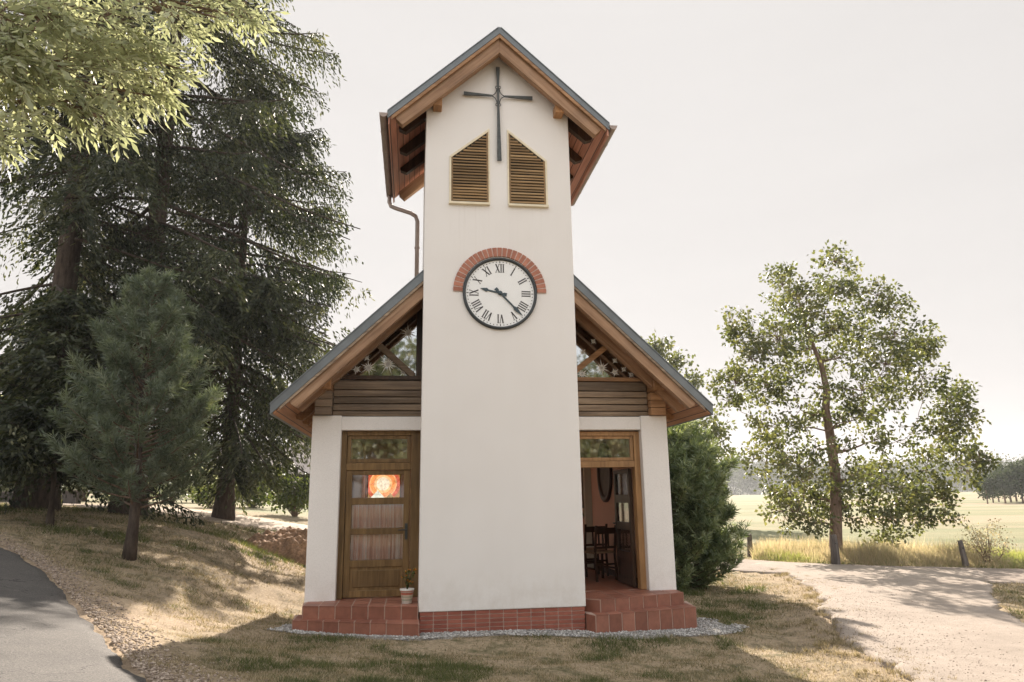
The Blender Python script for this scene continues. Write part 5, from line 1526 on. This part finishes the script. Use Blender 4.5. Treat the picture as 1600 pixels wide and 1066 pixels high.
# heap of brown soil beside the chapel's left rear
hx = gnd(455, 19.5)
n_ = 90; uu = np.linspace(-1, 1, n_); XX, YY = np.meshgrid(uu*1.9, uu*1.3)
rr_ = np.hypot(XX/1.9, YY/1.3)
ZZ = .75*np.clip(1-rr_**2, 0, 1)**1.0*(.8+.4*vnoise(XX, YY, 2, 3))+((vnoise(XX, YY, 7, 4)-.5)*.20+(vnoise(XX, YY, 19, 5)-.5)*.14)*(rr_ < .95)-.12
idx = np.arange(n_*n_).reshape(n_, n_); Fq = np.c_[idx[:-1, :-1].ravel(), idx[:-1, 1:].ravel(), idx[1:, 1:].ravel(), idx[1:, :-1].ravel()]
hp = mesh_np('soil_heap', np.c_[XX.ravel(), YY.ravel(), ZZ.ravel()], Fq, gravelmat('red_brown_soil', (.12, .075, .045), (.33, .215, .14), 18), smooth=True)
hp.location = (hx.x, hx.y, float(gz(hx.x, hx.y))); hp.rotation_euler = (0, 0, -.3)
tag(hp, 'heap of red brown earth with dry stalks left of the chapel wall', 'soil heap')

# wooden posts along the field
def post(px, py, Y, h, w, lean, label):
    o = empty('wooden_post', at_ground(px, py, Y), .3); tag(o, label, 'post', 'old posts along the field edge')
    m = MB(); n = 10
    V = []
    for j, z in enumerate((-.2, h*.3, h*.7, h)):
        for k in range(n):
            t = 6.283*k/n; q = w*(1+.12*math.sin(k*2.1+j))*(1-.08*j)
            V.append((q*math.cos(t)+lean*z, q*math.sin(t)*.85, z+(.03*math.sin(k*1.7) if j == 3 else 0)))
    Fc = [(j*n+k, j*n+(k+1) % n, (j+1)*n+(k+1) % n, (j+1)*n+k) for j in range(3) for k in range(n)]+[tuple(3*n+k for k in range(n))]
    m.add(V, Fc); m.build('post', M['bark_post'], o, .006)
    m = MB(); m.lathe([(.001, 0), (.025, 0), (.025, .03), (.001, .03)], (lean*h*.8, -w*.6, h*.72), 8); m.build('staple', M['iron'], o)
M['bark_post'] = wood('grey_weathered_post', (.10, .085, .075), (.26, .23, .21), 'z', .9, 1.0, .8)
post(1306, 880, 20.6, .82, .13, 0, 'thick grey wooden post standing against the trunk of the broad tree')
post(1510, 887, 19.4, .68, .085, -.14, 'dark wooden post leaning left at the edge of the hayfield')
post(1172, 862, 24.0, .68, .10, .02, 'short wooden post just right of the bushy pine')

# ---------------- distant wood, orchard row, hedges
rng = np.random.default_rng(99)
def crown_mass(cx, cy, cz, r, h, per, leaf):
    n = len(cx); PPs = []
    idx = np.repeat(np.arange(n), per); d = rdir(n*per)
    rad_ = (rng.random((n*per, 1))**.35)
    lob = 1+.25*np.sin(d[:, :1]*5+idx[:, None]*1.7)+.2*np.cos(d[:, 2:]*6+idx[:, None])
    P = np.c_[cx[idx], cy[idx], cz[idx]]+d*rad_*lob*np.c_[r[idx], r[idx], h[idx]/2]
    D = rdir(n*per)*leaf*(.6+.8*rng.random((n*per, 1)))
    V, F = cards(P, D, unit(np.cross(D, rdir(n*per)))*leaf*.4)
    return V, F, np.clip(np.repeat(rng.random(n)*.7, per)+.3*rng.random(n*per), 0, 1)
rows = []
for i, yy in enumerate(np.linspace(475, 640, 12)):
    nn = 105; xs = np.linspace(-60, 520, nn)+rng.normal(size=nn)*3; ys = yy+rng.normal(size=nn)*5+18*np.sin(xs/60.)
    hh_ = 15+6*rng.random(nn)+3*np.sin(xs/23.); zz_ = 1.9+i*1.25*(.7+.3*np.sin(xs/130.+2))
    rows.append(np.c_[xs, ys, zz_+hh_*.5, 3.6+2*rng.random(nn), hh_])
Rw = np.concatenate(rows)
V, F, q = crown_mass(Rw[:, 0], Rw[:, 1], Rw[:, 2], Rw[:, 3], Rw[:, 4], 120, 1.5)
tag(mesh_np('distant_wood', V, F, M['farleaf'], None, q), 'long hazy wooded ridge along the far side of the field', 'wood', kind='stuff')
hl = MB(); n_ = 30
V = []; Fc = []
for i in range(n_):
    x_ = -120+i*24
    V += [(x_, 500, 1.0), (x_, 560, 8+2*math.sin(i*.7)), (x_, 680, 17+2*math.sin(i*.5+1)), (x_, 860, 12), (x_, 1000, 2)]
for i in range(n_-1):
    for k in range(4): Fc.append((i*5+k, i*5+5+k, i*5+6+k, i*5+1+k))
hl.add(V, Fc, .5, True); tag(hl.build('hill', simple('dark_forest_floor', (.05, .06, .03), .95, .2, .05)), kind='structure')

def far_tree(base, r, h, seed, tall=False):
    global rng
    rng = np.random.default_rng(seed)
    t = empty('orchard_tree', base)
    m = MB(); m.tube([(0, 0, -.2), (.05, 0, h*.3), (0, .05, h*.8)], [.16, .13, .05], 8); m.build('trunk', M['bark_brown'], t)
    k = 16; cen = rdir(k)*np.array([r*.6, r*.6, h*.27])+np.array([0, 0, h*.60])
    n = 1500; cc = cen[rng.integers(0, k, n)]; P = cc+rdir(n)*r*.52*rng.random((n, 1))**.45
    D = rdir(n)*.42; V, F = cards(P, D, unit(np.cross(D, rdir(n)))*.16)
    mesh_np('crown', V, F, M['farleaf'], t, np.clip(rng.random(n)*.6+.2, 0, 1))
    return t
pro = [far_tree(Vector((0, 0, 0)), 2.5, 5.9, 60), far_tree(Vector((0, 0, 0)), 2.6, 5.6, 61)]
first = [True, True]
spots = []
for j, Y_ in enumerate((112, 118, 124)):
    for i in range(5): spots.append((1543+i*28+j*9, Y_))
desc = ['leftmost tree of the', 'second tree from the left in the', 'third tree from the left in the', 'fourth tree from the left in the', 'rightmost tree of the']
rown = ['front row', 'middle row', 'back row']
for i, (px_, Y_) in enumerate(spots):
    p = AT(px_, 785, Y_); k = i % 2
    if first[k]: t = pro[k]; first[k] = False
    else:
        t = pro[k].copy(); col.objects.link(t)
        for ch in list(pro[k].children):
            c = ch.copy(); col.objects.link(c); c.parent = t
    t.location = on_ground(p.x, p.y); t.rotation_euler = (0, 0, i*1.3); s_ = (.68, .88, 1.0, 1.08, 1.1)[i]*(1+.06*(i//5)) if i < 5 else (.74, .92, 1.04, 1.1, 1.12)[i % 5]*(1+.05*(i//5)); t.scale = (s_, s_, s_)
    tag(t, desc[i % 5]+' dark orchard clump, '+rown[i//5]+', across the field', 'tree', 'orchard trees across the field')

# ---------------- grass
rng = np.random.default_rng(123)
def blades(name, x, y, z, h, w, mat, label, cat, lean=.5):
    n = len(x); a = rng.random(n)*6.283; b = rng.random(n)*6.283
    P = np.c_[x, y, z]; Wv = np.c_[np.cos(a), np.sin(a), np.zeros(n)]*w[:, None]
    T = P+np.c_[np.cos(b)*h*lean*rng.random(n), np.sin(b)*h*lean*rng.random(n), h*(.55+.45*rng.random(n))]
    V = np.stack([P-Wv, P+Wv, T], 1).reshape(-1, 3)
    o = mesh_np(name, V, np.arange(n*3).reshape(-1, 3), mat, None, rng.random(n))
    tag(o, label, cat, kind='stuff'); return o
def free(x, y, m_=0.0):
    k = np.ones(len(x), bool)
    jx = x+(vnoise(x, y, 3, 21)-.5)*.30; jy = y+(vnoise(x, y, 3, 22)-.5)*.30
    for q in POLYS: k &= ~inpoly(jx, jy, POLYS[q])
    k &= ~inpoly(jx, jy, GRAVP); k &= ~inpoly(x, y, BLD)
    return k
def fan(n, r0, r1, a0=-50, a1=48):
    a = np.radians(rng.uniform(a0, a1, n)); r = np.exp(rng.uniform(math.log(r0), math.log(r1), n)); return r*np.sin(a), r*np.cos(a)
x, y = fan(620000, 5.2, 30)
k = free(x, y); x, y = x[k], y[k]
g = .30*vnoise(x, y, .9, 31)+.45*vnoise(x, y, 2.6, 32)+.25*vnoise(x, y, 7, 33)
dr_ = seg_dist(x, y, ROAD_R); dd_ = seg_dist(x, y, DR_L)
g2 = g-np.clip(.35-dr_*.35, 0, .3)-np.clip(.30-dd_*.22, 0, .26)-.22*np.exp(-((x+4.3)**2/1.6+(y-9.8)**2/7.0))-.12*np.exp(-((x+5.0)**2/1.2+(y-14.5)**2/6.0))  # less green on the dry bank, also to lift its sun patches
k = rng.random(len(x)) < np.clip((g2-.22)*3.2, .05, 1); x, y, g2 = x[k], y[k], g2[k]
d = np.hypot(x, y); gb, gf = bump_z(x, y); z = gz(x, y)+gb-.004
isg = g2+rng.normal(size=len(x))*.05 > .60
sc = np.clip(d/9, .8, 2.2)
hh_ = (.024+.036*rng.random(len(x))+.10*np.clip(g2-.55, 0, .4))*np.where(isg, 1.35, 1.0)*sc**.6
for nm, kk, mt, lb in (('dry_grass', ~isg, M['dry'], 'short dry straw coloured grass of the lawn'), ('green_grass', isg, M['greengrass'], 'green tufts in the dry lawn')):
    blades(nm, x[kk], y[kk], z[kk], hh_[kk], .0036*sc[kk], mt, lb, 'grass', 1.3)
print('lawn', len(x))
# tall hay grass along the field edge beyond the lane
n = 110000
s = rng.random(n); PT = np.array(BK_T[2:]); sl = np.r_[0, np.cumsum(np.hypot(*np.diff(PT, axis=0).T))]; q = s*min(sl[-1], 16)
x = np.interp(q, sl, PT[:, 0]); y = np.interp(q, sl, PT[:, 1]); off = np.abs(rng.normal(size=n))*2.2+.12
x = x+off*.42; y = y+off*.9
gp = vnoise(x, y, .8, 51); hh_ = (.22+.50*rng.random(n))*(.45+.9*gp)*np.clip(off/.7, .3, 1)
gm = vnoise(x, y, .5, 52)+.12*rng.normal(size=n) > .56
for nm, kk, mt, lb in (('hay_grass', ~gm, M['haygrass'], 'tall golden grass along the edge of the field'), ('rough_grass', gm, M['roughgrass'], 'rough green grass along the edge of the field')):
    blades(nm, x[kk], y[kk], gz(x[kk], y[kk])-.05, hh_[kk]*(1 if nm[0] == 'h' else .7), np.full(kk.sum(), .010), mt, lb, 'grass', .6)
# sparse tufts creeping into the drive and lane edges
cx_, cy_ = [], []
for i in range(150):
    k = rng.integers(1, len(DR_L)-3); t_ = rng.random(); a = np.array(DR_L[k])*(1-t_)+np.array(DR_L[k+1])*t_
    cx_.append(a[0]+rng.normal()*.28+.05); cy_.append(a[1]+rng.normal()*.1)
cx_ = np.array(cx_); cy_ = np.array(cy_); k = rng.integers(0, 150, 9000); r_ = rng.exponential(.055, 9000); a = rng.random(9000)*6.283
x = cx_[k]+r_*np.cos(a); y = cy_[k]+r_*np.sin(a)
blades('weeds', x, y, gz(x, y)-.01, .03+.05*rng.random(9000), np.full(9000, .0045), M['dry'], 'sparse dry weeds creeping over the edge of the gravel drive', 'weeds', 1.0)

# ---------------- trees behind the viewer, seen mirrored in the window panes
rng = np.random.default_rng(500)
def garden_tree(base):
    bl = [(rng.normal()*2.0, rng.normal()*2.0, rng.uniform(2.0, 8.0), rng.uniform(1.0, 1.7), 1.0) for i in range(36)]
    return blob_tree('garden_tree', base, [(0, 0, -.2, .3), (0, 0, 2, .24), (.1, 0, 5, .18), (0, .1, 6.5, .1), (0, 0, 8, .03)], bl, 'leftmost tree of the row behind the viewer', 'tree', .3, .36, 10, 12, 'walnut', seed=9, subr=.5)
gt = garden_tree(on_ground(-13, -17)); gt.scale = (.9, .9, .88); gt['group'] = 'trees behind the viewer'
for (a_, b_, r_, s_, lb_) in ((-7.5, -19, 1, 1.0, 'second tree from the left in the row behind the viewer'), (-1.5, -17, 2.2, 1.2, 'third tree from the left in the row behind the viewer'), (4.5, -20, 3.1, 1.18, 'fourth tree from the left in the row behind the viewer'), (10.5, -18, 4, 1.12, 'fifth tree from the left in the row behind the viewer'), (16, -20, 5.2, 1.1, 'rightmost tree of the row behind the viewer')):
    t = gt.copy(); col.objects.link(t)
    for ch in list(gt.children):
        c = ch.copy(); col.objects.link(c); c.parent = t
    t.location = on_ground(a_, b_); t['label'] = lb_; t.rotation_euler = (0, 0, r_); t.scale = (s_, s_, s_)

# ---------------- air
hm = bpy.data.materials.new('pale_haze'); hm.use_nodes = True; t_ = hm.node_tree; t_.nodes.clear()
ho = t_.nodes.new('ShaderNodeOutputMaterial'); hv = t_.nodes.new('ShaderNodeVolumePrincipled')
hv.inputs['Color'].default_value = (.93, .95, 1, 1); hv.inputs['Density'].default_value = .0004; hv.inputs['Anisotropy'].default_value = .25
t_.links.new(hv.outputs[0], ho.inputs['Volume'])
g_ = bpy.data.objects['ground'].data; zz_ = np.zeros(len(g_.vertices)*3, np.float32); g_.vertices.foreach_get('co', zz_); zz_ = zz_.reshape(-1, 3)
m = MB(); m.box(zz_[:, 0].min()-5, zz_[:, 0].max()+5, zz_[:, 1].min()-5, zz_[:, 1].max()+5, float(zz_[:, 2].min())-1, 62)
tag(m.build('haze', hm), 'thin pale summer haze over the fields', 'haze', kind='stuff')
print('ground extent', zz_.min(0), zz_.max(0))
